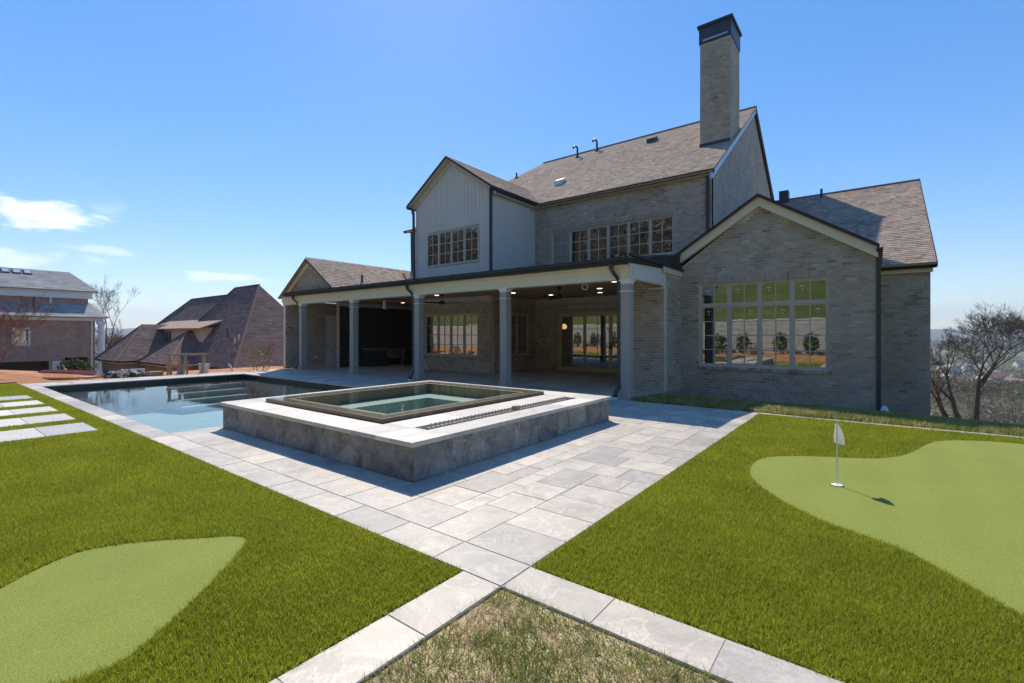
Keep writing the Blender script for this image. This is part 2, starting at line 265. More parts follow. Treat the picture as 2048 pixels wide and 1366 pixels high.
# ------------------------------------------------------------------ mesh helpers
class MB:
    def __init__(s): s.v = []; s.f = []; s.t = []
    def add(s, vs, fs, tone=0.5):
        o = len(s.v); s.v.extend([tuple(p) for p in vs])
        for f in fs: s.f.append(tuple(i + o for i in f)); s.t.append(tone)
        return s
    def box(s, x0, x1, y0, y1, z0, z1, tone=0.5):
        x0, x1 = min(x0, x1), max(x0, x1); y0, y1 = min(y0, y1), max(y0, y1); z0, z1 = min(z0, z1), max(z0, z1)
        return s.add([(x0, y0, z0), (x1, y0, z0), (x1, y1, z0), (x0, y1, z0), (x0, y0, z1), (x1, y0, z1), (x1, y1, z1), (x0, y1, z1)],
                     [(0, 3, 2, 1), (4, 5, 6, 7), (0, 1, 5, 4), (1, 2, 6, 5), (2, 3, 7, 6), (3, 0, 4, 7)], tone)
    def prism(s, poly, ext, tone=0.5):           # poly: 3-D points, ext: vector
        e = Vector(ext); p = [Vector(q) for q in poly]; n = len(p)
        return s.add([tuple(q) for q in p] + [tuple(q + e) for q in p],
                     [tuple(range(n)), tuple(range(2 * n - 1, n - 1, -1))] + [(i, i + n, (i + 1) % n + n, (i + 1) % n) for i in range(n)], tone)
    def quad(s, a, b, c, d, tone=0.5): return s.add([a, b, c, d], [(0, 1, 2, 3)], tone)
    def tube(s, pts, r, n=6, tone=0.5, cap=True):
        pts = [Vector(p) for p in pts]; rs = r if isinstance(r, (list, tuple)) else [r] * len(pts)
        o = len(s.v); ref = None
        for i, p in enumerate(pts):
            d = (pts[min(i + 1, len(pts) - 1)] - pts[max(i - 1, 0)])
            d = d.normalized() if d.length > 1e-9 else Vector((0, 0, 1))
            if ref is None: ref = Vector((1, 0, 0)) if abs(d.x) < 0.8 else Vector((0, 1, 0))
            a = d.cross(ref).normalized(); b = d.cross(a); ref = -b if False else ref
            for k in range(n):
                w = 2 * math.pi * (k + 0.5) / n; s.v.append(tuple(p + (a * math.cos(w) + b * math.sin(w)) * rs[i]))
        for i in range(len(pts) - 1):
            for k in range(n):
                s.f.append((o + i * n + k, o + i * n + (k + 1) % n, o + (i + 1) * n + (k + 1) % n, o + (i + 1) * n + k)); s.t.append(tone)
        if cap:
            s.f.append(tuple(o + k for k in reversed(range(n)))); s.f.append(tuple(o + (len(pts) - 1) * n + k for k in range(n))); s.t += [tone, tone]
        return s
    def lathe(s, c, prof, n=20, tone=0.5):       # prof: (radius, z) list
        o = len(s.v)
        for r, z in prof:
            for k in range(n):
                w = 2 * math.pi * k / n; s.v.append((c[0] + r * math.cos(w), c[1] + r * math.sin(w), c[2] + z))
        for i in range(len(prof) - 1):
            for k in range(n):
                s.f.append((o + i * n + k, o + i * n + (k + 1) % n, o + (i + 1) * n + (k + 1) % n, o + (i + 1) * n + k)); s.t.append(tone)
        s.f.append(tuple(o + k for k in reversed(range(n)))); s.f.append(tuple(o + (len(prof) - 1) * n + k for k in range(n))); s.t += [tone, tone]
        return s
    def mesh(s, name, mat=None, smooth=False):
        me = bpy.data.meshes.new(name); me.from_pydata(s.v, [], s.f)
        a = me.attributes.new('tone', 'FLOAT', 'FACE'); a.data.foreach_set('value', s.t)
        if mat is not None: me.materials.append(M[mat] if isinstance(mat, str) else mat)
        if smooth: me.polygons.foreach_set('use_smooth', [True] * len(me.polygons))
        me.update(); return me
WORLDOFF = {}
def link(o, parent=None):
    COL.objects.link(o)
    if parent is not None:
        o.parent = parent
        off = WORLDOFF.get(parent.name)
        if off is not None: o.matrix_parent_inverse = off
    return o
def obj(name, mb, mat, parent=None, smooth=False, kind=None):
    o = bpy.data.objects.new(name, mb.mesh(name, mat, smooth) if isinstance(mb, MB) else mb)
    link(o, parent)
    if kind: o['kind'] = kind
    return o
def tag(o, label, cat, group=None):
    o['label'] = label; o['category'] = cat
    if group: o['group'] = group
    return o
def thing(name, loc, label, cat, group=None):
    o = bpy.data.objects.new(name, None); COL.objects.link(o); o.location = loc; o.empty_display_size = 0.3
    WORLDOFF[o.name] = Matrix.Translation(-Vector(loc)); return tag(o, label, cat, group)
def struct(name, mb, mat, smooth=False): return obj(name, mb, mat, None, smooth, 'structure')
def stuff(o): o['kind'] = 'stuff'; return o
def put(name, me, parent, mat4):
    o = bpy.data.objects.new(name, me); link(o, parent); o.matrix_basis = mat4; return o

class Fr:                                        # a wall frame: u along the wall, z up, d outwards
    def __init__(s, axis, c):
        s.axis, s.c = axis, c                    # 'Y': plane Y=c facing -Y, u=X; 'X': plane X=c facing +X, u=Y
    def p(s, u, z, d=0.0): return (u, s.c - d, z) if s.axis == 'Y' else (s.c + d, u, z)
    def box(s, mb, u0, u1, z0, z1, d0, d1, tone=0.5):
        a = s.p(u0, z0, d0); b = s.p(u1, z1, d1); return mb.box(a[0], b[0], a[1], b[1], a[2], b[2], tone)
    def prism(s, mb, uz, d0, d1, tone=0.5):
        e = Vector(s.p(0, 0, d1)) - Vector(s.p(0, 0, d0)); return mb.prism([s.p(u, z, d0) for u, z in uz], e, tone)
    def basis(s):
        return Matrix(((1, 0, 0), (0, 0, -1), (0, 1, 0))).to_4x4() if s.axis == 'Y' else Matrix(((0, 0, 1), (1, 0, 0), (0, 1, 0))).to_4x4()
BL, BH, BD = 0.203, 0.0785, 0.012               # brick module, proud of the joint by BD
_brickmeshes = {}
def brick_mesh(mat, i):
    k = (mat, i)
    if k not in _brickmeshes:
        mb = MB(); w, h = BL - 0.010, BH - 0.010; e = 0.002
        b = [(-w / 2, -h / 2, -0.004), (w / 2, -h / 2, -0.004), (w / 2, h / 2, -0.004), (-w / 2, h / 2, -0.004)]
        f = [(-w / 2 + e, -h / 2 + e, BD), (w / 2 - e, -h / 2 + e, BD), (w / 2 - e, h / 2 - e, BD), (-w / 2 + e, h / 2 - e, BD)]
        mb.add(b + f, [(4, 5, 6, 7), (0, 1, 5, 4), (1, 2, 6, 5), (2, 3, 7, 6), (3, 0, 4, 7)], (i + 0.5) / 14); _brickmeshes[k] = mb.mesh('brick', mat)
    return _brickmeshes[k]
def cut(iv, a, b):
    out = []
    for p, q in iv:
        if b <= p or a >= q: out.append((p, q)); continue
        if a > p: out.append((p, a))
        if b < q: out.append((b, q))
    return out
def rects_minus(u0, u1, z0, z1, ops):
    zs = sorted({z0, z1, *[min(max(z, z0), z1) for o in ops for z in o[2:4]]}); res = []
    for a, b in zip(zs, zs[1:]):
        if b - a < 1e-6: continue
        iv = [(u0, u1)]
        for o in ops:
            if o[2] < (a + b) / 2 < o[3]: iv = cut(iv, o[0], o[1])
        res += [(p, q, a, b) for p, q in iv]
    return res
def brick_wall(parent, name, fr, u0, u1, z0, z1, ops=(), roof=None, indiv=0, mat='brick', mmat='mortar', lintel=True, thick=0.2, seed=0, soldier_top=None):
    R = random.Random(seed + 11); back = MB()
    for p, q, a, b in rects_minus(u0, u1, z0, z1, ops): fr.box(back, p, q, a, b, -thick, 0.0)
    if roof: fr.prism(back, roof, -thick, 0.0)
    wall = obj(name, back, mmat, parent)
    def rooftop(u):
        if not roof: return z1
        for (ua, za), (ub, zb) in zip(roof, roof[1:]):
            if min(ua, ub) <= u <= max(ua, ub) and abs(ub - ua) > 1e-6 and max(za, zb) > z1 + 1e-6: return za + (zb - za) * (u - ua) / (ub - ua)
        return z1
    zt = max([z1] + [z for _, z in (roof or [])]); lints = [(o[0] - 0.02, o[1] + 0.02, o[3], o[3] + 0.205) for o in ops] if lintel else []
    cand = []; mb = MB(); nrow = int((zt - z0) / BH + 1e-6); patch = {}
    for r in range(nrow):
        zb = z0 + r * BH; zc = zb + BH / 2; off = (r % 2) * BL / 2 + R.uniform(-0.004, 0.004); k = 0
        u = u0 - BL + off
        while u < u1:
            iv = [(max(u, u0), min(u + BL, u1))]; u += BL
            if iv[0][1] - iv[0][0] < 0.03: continue
            for o in list(ops) + lints:
                if o[2] - 0.02 < zc < o[3] + (0.0 if o in lints else 0.02): iv = cut(iv, o[0], o[1])
            for a, b in iv:
                if b - a < 0.03: continue
                if roof and zb + BH > min(rooftop(a), rooftop(b)) + 0.03: continue
                pk = (int(a / 0.7), r // 6)
                if pk not in patch: patch[pk] = R.gauss(0, 0.09)
                t = min(0.999, max(0.0, 0.46 + patch[pk] + R.gauss(0, 0.155)))
                if abs((b - a) - BL) < 1e-4: cand.append((a, zb, t))
                else: cbox(mb, fr, a + 0.005, b - 0.005, zb + 0.005, zb + BH - 0.005, t, R)
    for a, b, c, d in lints:
        n = max(1, round((b - a) / BH)); w = (b - a) / n
        for i in range(n): cbox(mb, fr, a + i * w + 0.005, a + (i + 1) * w - 0.005, c + 0.005, d - 0.005, min(1, max(0, R.gauss(0.4, 0.15))), R)
    if indiv:
        cand.sort(key=lambda c: (Vector(fr.p(c[0] + BL / 2, c[1])) - CV).length)
        B = fr.basis()
        for a, zb, t in cand[:indiv]:
            put('brick', brick_mesh(mat, int(t * 14)), wall, Matrix.Translation(fr.p(a + BL / 2, zb + BH / 2, R.uniform(-0.002, 0.001))) @ B)
        cand = cand[indiv:]
    for a, zb, t in cand: cbox(mb, fr, a + 0.005, a + BL - 0.005, zb + 0.005, zb + BH - 0.005, t, R)
    if mb.v: stuff(obj('brickwork', mb, mat, wall))
    return wall
def cbox(mb, fr, u0, u1, z0, z1, t, R):
    d = BD + R.uniform(-0.0025, 0.0015); e = 0.002
    v = [fr.p(u0, z0, -0.004), fr.p(u1, z0, -0.004), fr.p(u1, z1, -0.004), fr.p(u0, z1, -0.004), fr.p(u0 + e, z0 + e, d), fr.p(u1 - e, z0 + e, d), fr.p(u1 - e, z1 - e, d), fr.p(u0 + e, z1 - e, d)]
    mb.add(v, [(4, 5, 6, 7), (0, 1, 5, 4), (1, 2, 6, 5), (2, 3, 7, 6), (3, 0, 4, 7)], t)
def window(parent, fr, u0, u1, z0, z1, ncol, bands, glass='glass', sill=True, stickers=False, fmat='winframe', name='window', rec=0.05):
    """bands: list of (zfrac0, zfrac1, cols, rows) for each sash column, bottom to top"""
    mb = MB(); fw = 0.045; d0, d1 = -rec - 0.09, -rec + 0.012
    fr.box(mb, u0, u1, z0, z0 + fw, d0, d1); fr.box(mb, u0, u1, z1 - fw, z1, d0, d1)
    fr.box(mb, u0, u0 + fw, z0 + fw, z1 - fw, d0, d1); fr.box(mb, u1 - fw, u1, z0 + fw, z1 - fw, d0, d1)
    W = (u1 - u0 - 2 * fw) / ncol; m = 0.05
    for i in range(1, ncol): fr.box(mb, u0 + fw + i * W - m / 2, u0 + fw + i * W + m / 2, z0 + fw, z1 - fw, d0, d1 - 0.003)
    H = z1 - z0 - 2 * fw
    for f0, f1, c, r in bands[1:]:
        for i in range(ncol):
            a = u0 + fw + i * W + (m / 2 if i else 0); b = u0 + fw + (i + 1) * W - (m / 2 if i < ncol - 1 else 0)
            fr.box(mb, a, b, z0 + fw + f0 * H - 0.025, z0 + fw + f0 * H + 0.025, d0, d1 - 0.006)
    win = obj(name, mb, fmat, parent)
    for bi, (f0, f1, c, r) in enumerate(bands):
        for i in range(ncol):
            a = u0 + fw + i * W + (m / 2 if i else 0) + 0.002; b = u0 + fw + (i + 1) * W - (m / 2 if i < ncol - 1 else 0) - 0.002
            za = z0 + fw + f0 * H + (0.025 if bi else 0) + 0.002; zb = z0 + fw + f1 * H - (0.025 if bi < len(bands) - 1 else 0) - 0.002
            s = MB(); w = 0.034; e0, e1 = -rec - 0.05, -rec - 0.004; mu = 0.026
            fr.box(s, a, b, za, za + w, e0, e1); fr.box(s, a, b, zb - w, zb, e0, e1); fr.box(s, a, a + w, za + w, zb - w, e0, e1); fr.box(s, b - w, b, za + w, zb - w, e0, e1)
            us = [a + w + (b - a - 2 * w) * k / c for k in range(c + 1)]; zs = [za + w + (zb - za - 2 * w) * k / r for k in range(r + 1)]
            for k in range(1, c): fr.box(s, us[k] - mu / 2, us[k] + mu / 2, za + w, zb - w, e0 + 0.008, e1 - 0.008)
            for k in range(1, r): fr.box(s, a + w, b - w, zs[k] - mu / 2, zs[k] + mu / 2, e0 + 0.010, e1 - 0.010)
            obj('sash', s, fmat, win)
            tilt = random.gauss(0, 0.0012); tz = random.gauss(0, 0.0012)
            for x in range(c):
                for y in range(r):
                    ua, ub = us[x] - (w / 2 if x == 0 else 0), us[x + 1] + (w / 2 if x == c - 1 else 0); va, vb = zs[y] - (w / 2 if y == 0 else 0), zs[y + 1] + (w / 2 if y == r - 1 else 0)
                    g = MB(); dd = -rec - 0.028; uc, zc = (a + b) / 2, (za + zb) / 2
                    g.add([fr.p(u, z, dd + (u - uc) * tilt + (z - zc) * tz) for u, z in ((ua, va), (ub, va), (ub, vb), (ua, vb))], [(0, 1, 2, 3)])
                    obj('pane', g, glass, win)
            if stickers:
                st = MB(); x = us[0] + (us[1] - us[0]) * 0.5 + (us[1] - us[0] if (i % 4 > 0 and bi == 0) else 0); d = -rec - 0.018
                fr.box(st, x - 0.05, x + 0.05, zb - 0.155, zb - 0.135, d, d + 0.001); fr.box(st, x - 0.015, x + 0.02, zb - 0.24, zb - 0.215, d, d + 0.001); obj('sticker', st, 'white', win)
    if sill:
        s = MB(); n = max(1, round((u1 - u0 + 0.1) / BH)); w = (u1 - u0 + 0.1) / n
        for i in range(n): cbox2(s, fr, u0 - 0.05 + i * w + 0.004, u0 - 0.05 + (i + 1) * w - 0.004, z0 - 0.085, z0 - 0.004, -rec, 0.045, random.random() * 0.8)
        obj('sill', s, 'brick', win)
    return win
def cbox2(mb, fr, u0, u1, z0, z1, d0, d1, t): fr.box(mb, u0, u1, z0, z1, d0, d1, t)
_shm = {}
def shingle_geo(mb, O, u, v, n, a, b, c, e, t, lift=0.012):
    """one tab from u=a..b and v=c..c+e (laps up under the next course)"""
    P = lambda x, y, h: tuple(O + u * x + v * y + n * h)
    mb.add([P(a, c, 0.0), P(b, c, 0.0), P(b, c, lift), P(a, c, lift), P(b, c + e + 0.03, 0.001), P(a, c + e + 0.03, 0.001)], [(0, 1, 2, 3), (3, 2, 4, 5), (1, 4, 2), (0, 3, 5)], t)
def shingles(parent, O, u, v, W, L, inside, mat='shingle', tabw=0.17, expo=0.14, indiv=0, seed=3):
    O, u, v = Vector(O), Vector(u).normalized(), Vector(v).normalized(); n = u.cross(v).normalized()
    if n.z < 0: n = -n
    R = random.Random(seed); mb = MB(); cand = []; row = 0; y = 0.0
    while y < L:
        x = -R.uniform(0, tabw)
        while x < W:
            w = tabw * R.uniform(0.65, 1.35); a, b = max(0, x), min(W, x + w); x += w
            if b - a < 0.04: continue
            q0, q1, q2 = O + u * (a + 0.02) + v * (y + expo / 2), O + u * (b - 0.02) + v * (y + expo / 2), O + u * ((a + b) / 2) + v * (y + expo / 2)
            i0, i1 = inside(q0), inside(q1)
            if not (i0 or i1): continue
            if not (i0 and i1):                  # trim the tab at the hip, valley or rake
                lo, hi = a, b
                for _ in range(6):
                    mid = (lo + hi) / 2; im = inside(O + u * mid + v * (y + expo / 2))
                    if i0: lo, hi = (mid, hi) if im else (lo, mid)
                    else: lo, hi = (lo, mid) if im else (mid, hi)
                if i0: b = lo
                else: a = hi
                if b - a < 0.03: continue
            cand.append((a, b - 0.004, y, min(1, max(0, R.gauss(0.48, 0.15))), R.choice((0.009, 0.011, 0.013))))
        y += expo; row += 1
    if indiv:
        cand.sort(key=lambda c: (O + u * c[0] + v * c[2] - CV).length)
        for a, b, y, t, l in cand[:indiv]:
            m1 = MB(); shingle_geo(m1, O, u, v, n, a, b, y, expo, t, l); obj('shingle', m1, mat, parent)
        cand = cand[indiv:]
    for a, b, y, t, l in cand: shingle_geo(mb, O, u, v, n, a, b, y, expo, t, l)
    return stuff(obj('shingle_courses', mb, mat, parent))
# ------------------------------------------------------------------ ground
PX0, PX1, PY0 = -21.0, -1.83, 2.26               # patio outline
def sm(x, a, b):
    t = min(1, max(0, (x - a) / (b - a))); return t * t * (3 - 2 * t)
def hfun(x, y):
    z = -0.03
    s = (y - 10.5) + 0.2 * max(0, x)            # land falls away behind the house
    if s > 0: z -= (0.03 * s * s if s < 3.0 else 0.27 + 0.15 * (s - 3.0)) if s < 75 else 11.07 + 14 * sm(s, 75, 330) + 16 * sm(s, 330, 1500)
    q = -23.4 - 4.0 * sm(4.5 - y, 0, 4) - x       # and beyond the far end of the pool
    if q > 0: z -= 3.7 * sm(q, 0, 12) + 3 * sm(q, 60, 200) + 25 * sm(q, 200, 1500)
    if -40 < x < -21.3 and y < 5.5:               # spoil heap of red clay
        z += 0.22 * sm(-x, 21.3, 23) * (1 - sm(-x, 25, 40)) * sm(5.5 - y, 0, 3) + 0.05 * math.sin(3.1 * x) * math.cos(2.7 * y) * sm(-x, 21.3, 23)
    return max(z, -45)
def geo(a, b, n): return [a * (b / a) ** (i / n) for i in range(n + 1)]
XL = sorted({*[-21.0 - 0.0 - g for g in [0.0] + geo(0.4, 7000, 46)], *[-21 + i * (21 - 4.55) / 24 for i in range(25)], -4.55, *[-4.55 + i * 0.34 for i in range(1, 8)], -1.83, *[-1.83 + g for g in geo(0.3, 7000, 46)]})
YL = sorted({*[2.26 - g for g in geo(0.5, 7000, 30)], 2.26, *[2.26 + i * 0.9 for i in range(1, 9)], 10.36, *[10.36 + g for g in geo(0.25, 9000, 70)], 17.2})
def terrain():
    nx, ny = len(XL), len(YL); mb = MB(); idx = {}
    for i, x in enumerate(XL):
        for j, y in enumerate(YL): mb.v.append((x, y, hfun(x, y)))
    for i in range(nx - 1):
        for j in range(ny - 1):
            xc, yc = (XL[i] + XL[i + 1]) / 2, (YL[j] + YL[j + 1]) / 2
            if PX0 < xc < -4.55 and 2.26 < yc < 17.2: continue
            if -4.55 < xc < PX1 and 2.26 < yc < 10.36: continue
            mb.f.append((i * ny + j, (i + 1) * ny + j, (i + 1) * ny + j + 1, i * ny + j + 1)); mb.t.append(0.5)
    return mb
def terrain_mat():
    m, nt, b = newmat('terrain'); g = nt.nodes.new('ShaderNodeNewGeometry'); sep = nt.nodes.new('ShaderNodeSeparateXYZ'); nt.links.new(g.outputs['Position'], sep.inputs[0])
    def mr(sock, a, c):
        r = nt.nodes.new('ShaderNodeMapRange'); r.inputs[1].default_value = a; r.inputs[2].default_value = c; nt.links.new(sock, r.inputs[0]); return r.outputs[0]
    n = noise(nt, 2.2, 6, 0.65); grass = ramp(nt, n.outputs[0], [(0.35, (0.10, 0.13, 0.035)), (0.55, (0.23, 0.20, 0.085)), (0.7, (0.36, 0.29, 0.15))]).outputs[0]
    nd = noise(nt, 1.6, 8, 0.7); dirt = ramp(nt, nd.outputs[0], [(0.3, (0.30, 0.125, 0.055)), (0.55, (0.46, 0.225, 0.115)), (0.75, (0.54, 0.33, 0.20))]).outputs[0]
    nf = noise(nt, 0.035, 8, 0.7); far = ramp(nt, nf.outputs[0], [(0.36, (0.05, 0.06, 0.035)), (0.46, (0.13, 0.105, 0.085)), (0.54, (0.16, 0.20, 0.07)), (0.60, (0.24, 0.22, 0.19)), (0.68, (0.10, 0.10, 0.07))]).outputs[0]
    nj = noise(nt, 0.5, 4); add = nt.nodes.new('ShaderNodeMath'); add.operation = 'MULTIPLY_ADD'; add.inputs[1].default_value = 3.0; nt.links.new(nj.outputs[0], add.inputs[0]); nt.links.new(sep.outputs['X'], add.inputs[2])
    fd = mr(add.outputs[0], -18.6, -19.6); c = mixc(nt, fd, grass, dirt)
    ln = nt.nodes.new('ShaderNodeVectorMath'); ln.operation = 'LENGTH'; nt.links.new(g.outputs['Position'], ln.inputs[0])
    c = mixc(nt, mr(ln.outputs['Value'], 42, 75), c, far)
    nt.links.new(c, b.inputs['Base Color']); b.inputs['Roughness'].default_value = 0.95; setspec(b, 0.15)
    bump(nt, b, nd.outputs[0], 0.8, 0.06); return m
M['terrain'] = terrain_mat()
struct('ground', terrain(), 'terrain', True)

# hillside and retaining wall behind the photographer (seen in the window glass)
def hill_z(x, y): return 2.45 + 0.30 * (-5.3 - y) + 0.6 * math.sin(x * 0.09 + 1) * sm(-y, 6, 20) + 0.4 * math.sin(y * 0.21 + x * 0.05)* sm(-y, 6, 20) if y >= -75 else hill_z(x, -75) + 0.1 * (-75 - y)
hx = [-130 + i * 4 for i in range(56)]; hy = [-5.3 - g for g in [0] + geo(0.8, 120, 26)]
mb = MB()
for x in hx:
    for y in hy: mb.v.append((x, y, hill_z(x, y)))
n = len(hy)
for i in range(len(hx) - 1):
    for j in range(n - 1): mb.f.append((i * n + j, i * n + j + 1, (i + 1) * n + j + 1, (i + 1) * n + j)); mb.t.append(0.5)
def hill_mat():
    m, nt, b = newmat('hillside_grass'); n1 = noise(nt, 0.5, 7, 0.6); r = ramp(nt, n1.outputs[0], [(0.3, (0.065, 0.085, 0.022)), (0.6, (0.115, 0.13, 0.04)), (0.8, (0.18, 0.17, 0.065))])
    g = nt.nodes.new('ShaderNodeNewGeometry'); sep = nt.nodes.new('ShaderNodeSeparateXYZ'); nt.links.new(g.outputs['Position'], sep.inputs[0])
    k = nt.nodes.new('ShaderNodeMapRange'); k.inputs[1].default_value = -30; k.inputs[2].default_value = -42; nt.links.new(sep.outputs['Y'], k.inputs[0])
    c = mixc(nt, k.outputs[0], r.outputs[0], (0.10, 0.08, 0.05)); nt.links.new(c, b.inputs['Base Color']); b.inputs['Roughness'].default_value = 0.95; setspec(b, 0.1); return m
M['hill'] = hill_mat(); struct('hillside', mb, 'hill', True)
# retaining wall: pale split blocks
wr = thing('retaining_wall', (-20, -5.15, 0), 'long pale block retaining wall below the grassy hillside', 'wall')
R_ = random.Random(5)
bk = MB(); bk.box(-60, 30, -5.3, -5.03, -0.2, 2.42); obj('core', bk, 'concrete', wr)
bb = MB()
for r in range(8):
    x = -60 + (r % 2) * 0.45
    while x < 30:
        bb.box(x + 0.006, min(30, x + 0.9) - 0.006, -5.04, -4.97 + R_.uniform(-0.012, 0.012), 0.02 + r * 0.3 + 0.006, 0.02 + (r + 1) * 0.3 - 0.006, R_.random()); x += 0.9
stuff(obj('block_courses', bb, 'concrete', wr))
mb = MB(); mb.box(-60, 30, -5.1, -2.6, -0.5, 0.32); mb.add([(-60, -2.6, 0.32), (30, -2.6, 0.32), (30, -1.9, 0.0), (-60, -1.9, 0.0)], [(0, 3, 2, 1)])
struct('mulch_bed', mb, 'mulch')

# ------------------------------------------------------------------ paving
_pav = {}
def paver_mesh(mat, i):
    k = (mat, i)
    if k not in _pav:
        m1 = MB(); e = 0.006
        m1.add([(-.5, -.5, -0.03), (.5, -.5, -0.03), (.5, .5, -0.03), (-.5, .5, -0.03), (-.5 + e, -.5 + e, 0), (.5 - e, -.5 + e, 0), (.5 - e, .5 - e, 0), (-.5 + e, .5 - e, 0)],
               [(4, 5, 6, 7), (0, 1, 5, 4), (1, 2, 6, 5), (2, 3, 7, 6), (3, 0, 4, 7)], (i + 0.5) / 12); _pav[k] = m1.mesh('paver', mat)
    return _pav[k]
def lay(parent, tiles, mat, indiv, gap=0.003, z=0.0, name='paver', rest='paver_field'):
    R = random.Random(len(tiles)); tiles = sorted(tiles, key=lambda t: (t[0] + t[1]) ** 2 / 4 + (t[2] + t[3]) ** 2 / 4); m1 = MB()
    for i, (x0, x1, y0, y1) in enumerate(tiles):
        t = min(0.999, max(0, R.gauss(0.45, 0.22))); dz = R.uniform(-0.0012, 0.0012) + z
        if i < indiv:
            put(name, paver_mesh(mat, int(t * 12)), parent, Matrix.Translation(((x0 + x1) / 2, (y0 + y1) / 2, dz)) @ Matrix.Diagonal((x1 - x0 - gap, y1 - y0 - gap, 1, 1)))
        else:
            g = gap / 2; m1.box(x0 + g, x1 - g, y0 + g, y1 - g, dz - 0.03, dz, t)
    if m1.v: stuff(obj(rest, m1, mat, parent))
POOL = (-19.6, -8.75, 2.58, 8.2); SPA = (-8.56, -3.835, 3.265, 7.82)
def subdiv(bps, step=0.203):
    out = []
    for a, b in zip(bps, bps[1:]):
        n = max(1, round((b - a) / step)); out += [a + (b - a) * i / n for i in range(n)]
    return out + [bps[-1]]
gx = subdiv([-20.98, -19.6, -19.3, -8.75, -8.56, -5.45, -4.55, -3.835, -1.83]); gy = subdiv([2.58, 3.265, 7.82, 8.2, 8.5, 10.36, 12.6, 14.17, 17.2])
def paved(x, y):
    if POOL[0] < x < POOL[1] and POOL[2] < y < POOL[3]: return False
    if SPA[0] < x < SPA[1] and SPA[2] < y < SPA[3]: return False
    if -8.75 < x < -8.56 and 3.265 < y < 7.82: return True
    if -19.6 < x < -8.75 and 8.2 < y < 8.5: return False          # bull-nosed coping laid apart
    if x > -4.55 and y > 10.36: return False
    if x > -5.45 and y > 12.6: return False
    if -16.4 < x < -12 and y > 14.17: return False
    if y > 14.17 and x < -19.66: return False
    return True
used = set(); tiles = []; Rt = random.Random(12)
SZ = [(3, 2), (3, 2), (2, 3), (2, 2), (2, 2), (2, 2), (2, 1), (2, 1), (1, 2), (1, 1)]
for j in range(len(gy) - 1):
    for i in range(len(gx) - 1):
        if (i, j) in used or not paved((gx[i] + gx[i + 1]) / 2, (gy[j] + gy[j + 1]) / 2): continue
        opts = SZ[:]; Rt.shuffle(opts); opts.sort(key=lambda s: -(s[0] * s[1]) ** 0.6 * Rt.uniform(0.25, 1.3))
        for w, h in opts + [(1, 1)]:
            cells = [(i + a, j + b) for a in range(w) for b in range(h)]
            if all(c not in used and c[0] < len(gx) - 1 and c[1] < len(gy) - 1 and paved((gx[c[0]] + gx[c[0] + 1]) / 2, (gy[c[1]] + gy[c[1] + 1]) / 2) for c in cells):
                used.update(cells); tiles.append((gx[i], gx[i + w], gy[j], gy[j + h])); break
base = MB()                                       # bedding sheet under the joints, open over pool and spa
for p, q, a, b in rects_minus(-21.0, -1.83, 2.26, 17.2, [(POOL[0], POOL[1], POOL[2], POOL[3]), (SPA[0] + .02, SPA[1] - .02, SPA[2] + .02, SPA[3] - .02), (-4.55, 0, 10.36, 17.3)]):
    base.box(p, q, a, b, -0.2, -0.004)
patio = struct('patio', base, 'joint'); lay(patio, tiles, 'paver', 300)
# straight bands of 24 inch slabs
cop = []
x = -1.83
while x > -20.9: cop.append((max(x - 0.61, -20.98), x, 2.26, 2.575)); x -= 0.61
x = -8.75
while x > -19.6: cop.append((max(x - 0.61, -19.6), x, 8.205, 8.5)); x -= 0.61
cb = MB(); cb.box(-4, -3.99, 2.3, 2.31, -0.05, -0.03)
coping = struct('pool_coping', cb, 'joint'); lay(coping, cop, 'paver', 300, 0.003, 0.001, 'coping_slab')
bl = MB(); bl.box(-2.145, -1.83, -7, 2.258, -0.1, -0.004); bl.box(-1.83, 9, 2.262, 2.57, -0.1, -0.004); bl.box(-1.83, 9, 10.2, 10.36, -0.1, -0.004)
path = struct('path', bl, 'joint'); ps = []
y = 2.258
while y > -6: ps.append((-2.145, -1.832, y - 0.61, y)); y -= 0.61
x = -1.828
while x < 8.5: ps.append((x, x + 0.61, 2.262, 2.57)); ps.append((x, x + 0.61, 10.2, 10.36)); x += 0.61
lay(path, ps, 'paver', 300, 0.003, 0.0, 'path_slab')
# stepping slabs in the left lawn
for i, (a, b) in enumerate([(-11.0, -9.9), (-12.52, -11.49), (-14.0, -13.02), (-15.52, -14.53), (-17.02, -16.05)]):
    t = thing('stepping_stones', ((a + b) / 2, 1.0, 0), 'pale limestone stepping band in the turf, ' + ('fifth', 'fourth', 'third', 'second', 'first')[i] + ' from the dark lawn edging', 'paving', 'stepping bands crossing the lawn')
    for k in range(3): put('slab', paver_mesh('slab_white', (i * 3 + k * 5) % 12), t, Matrix.Translation(((a + b) / 2, 1.96 - 0.305 - 0.61 * k, 0.006)) @ Matrix.Diagonal((b - a, 0.606, 1, 1)))

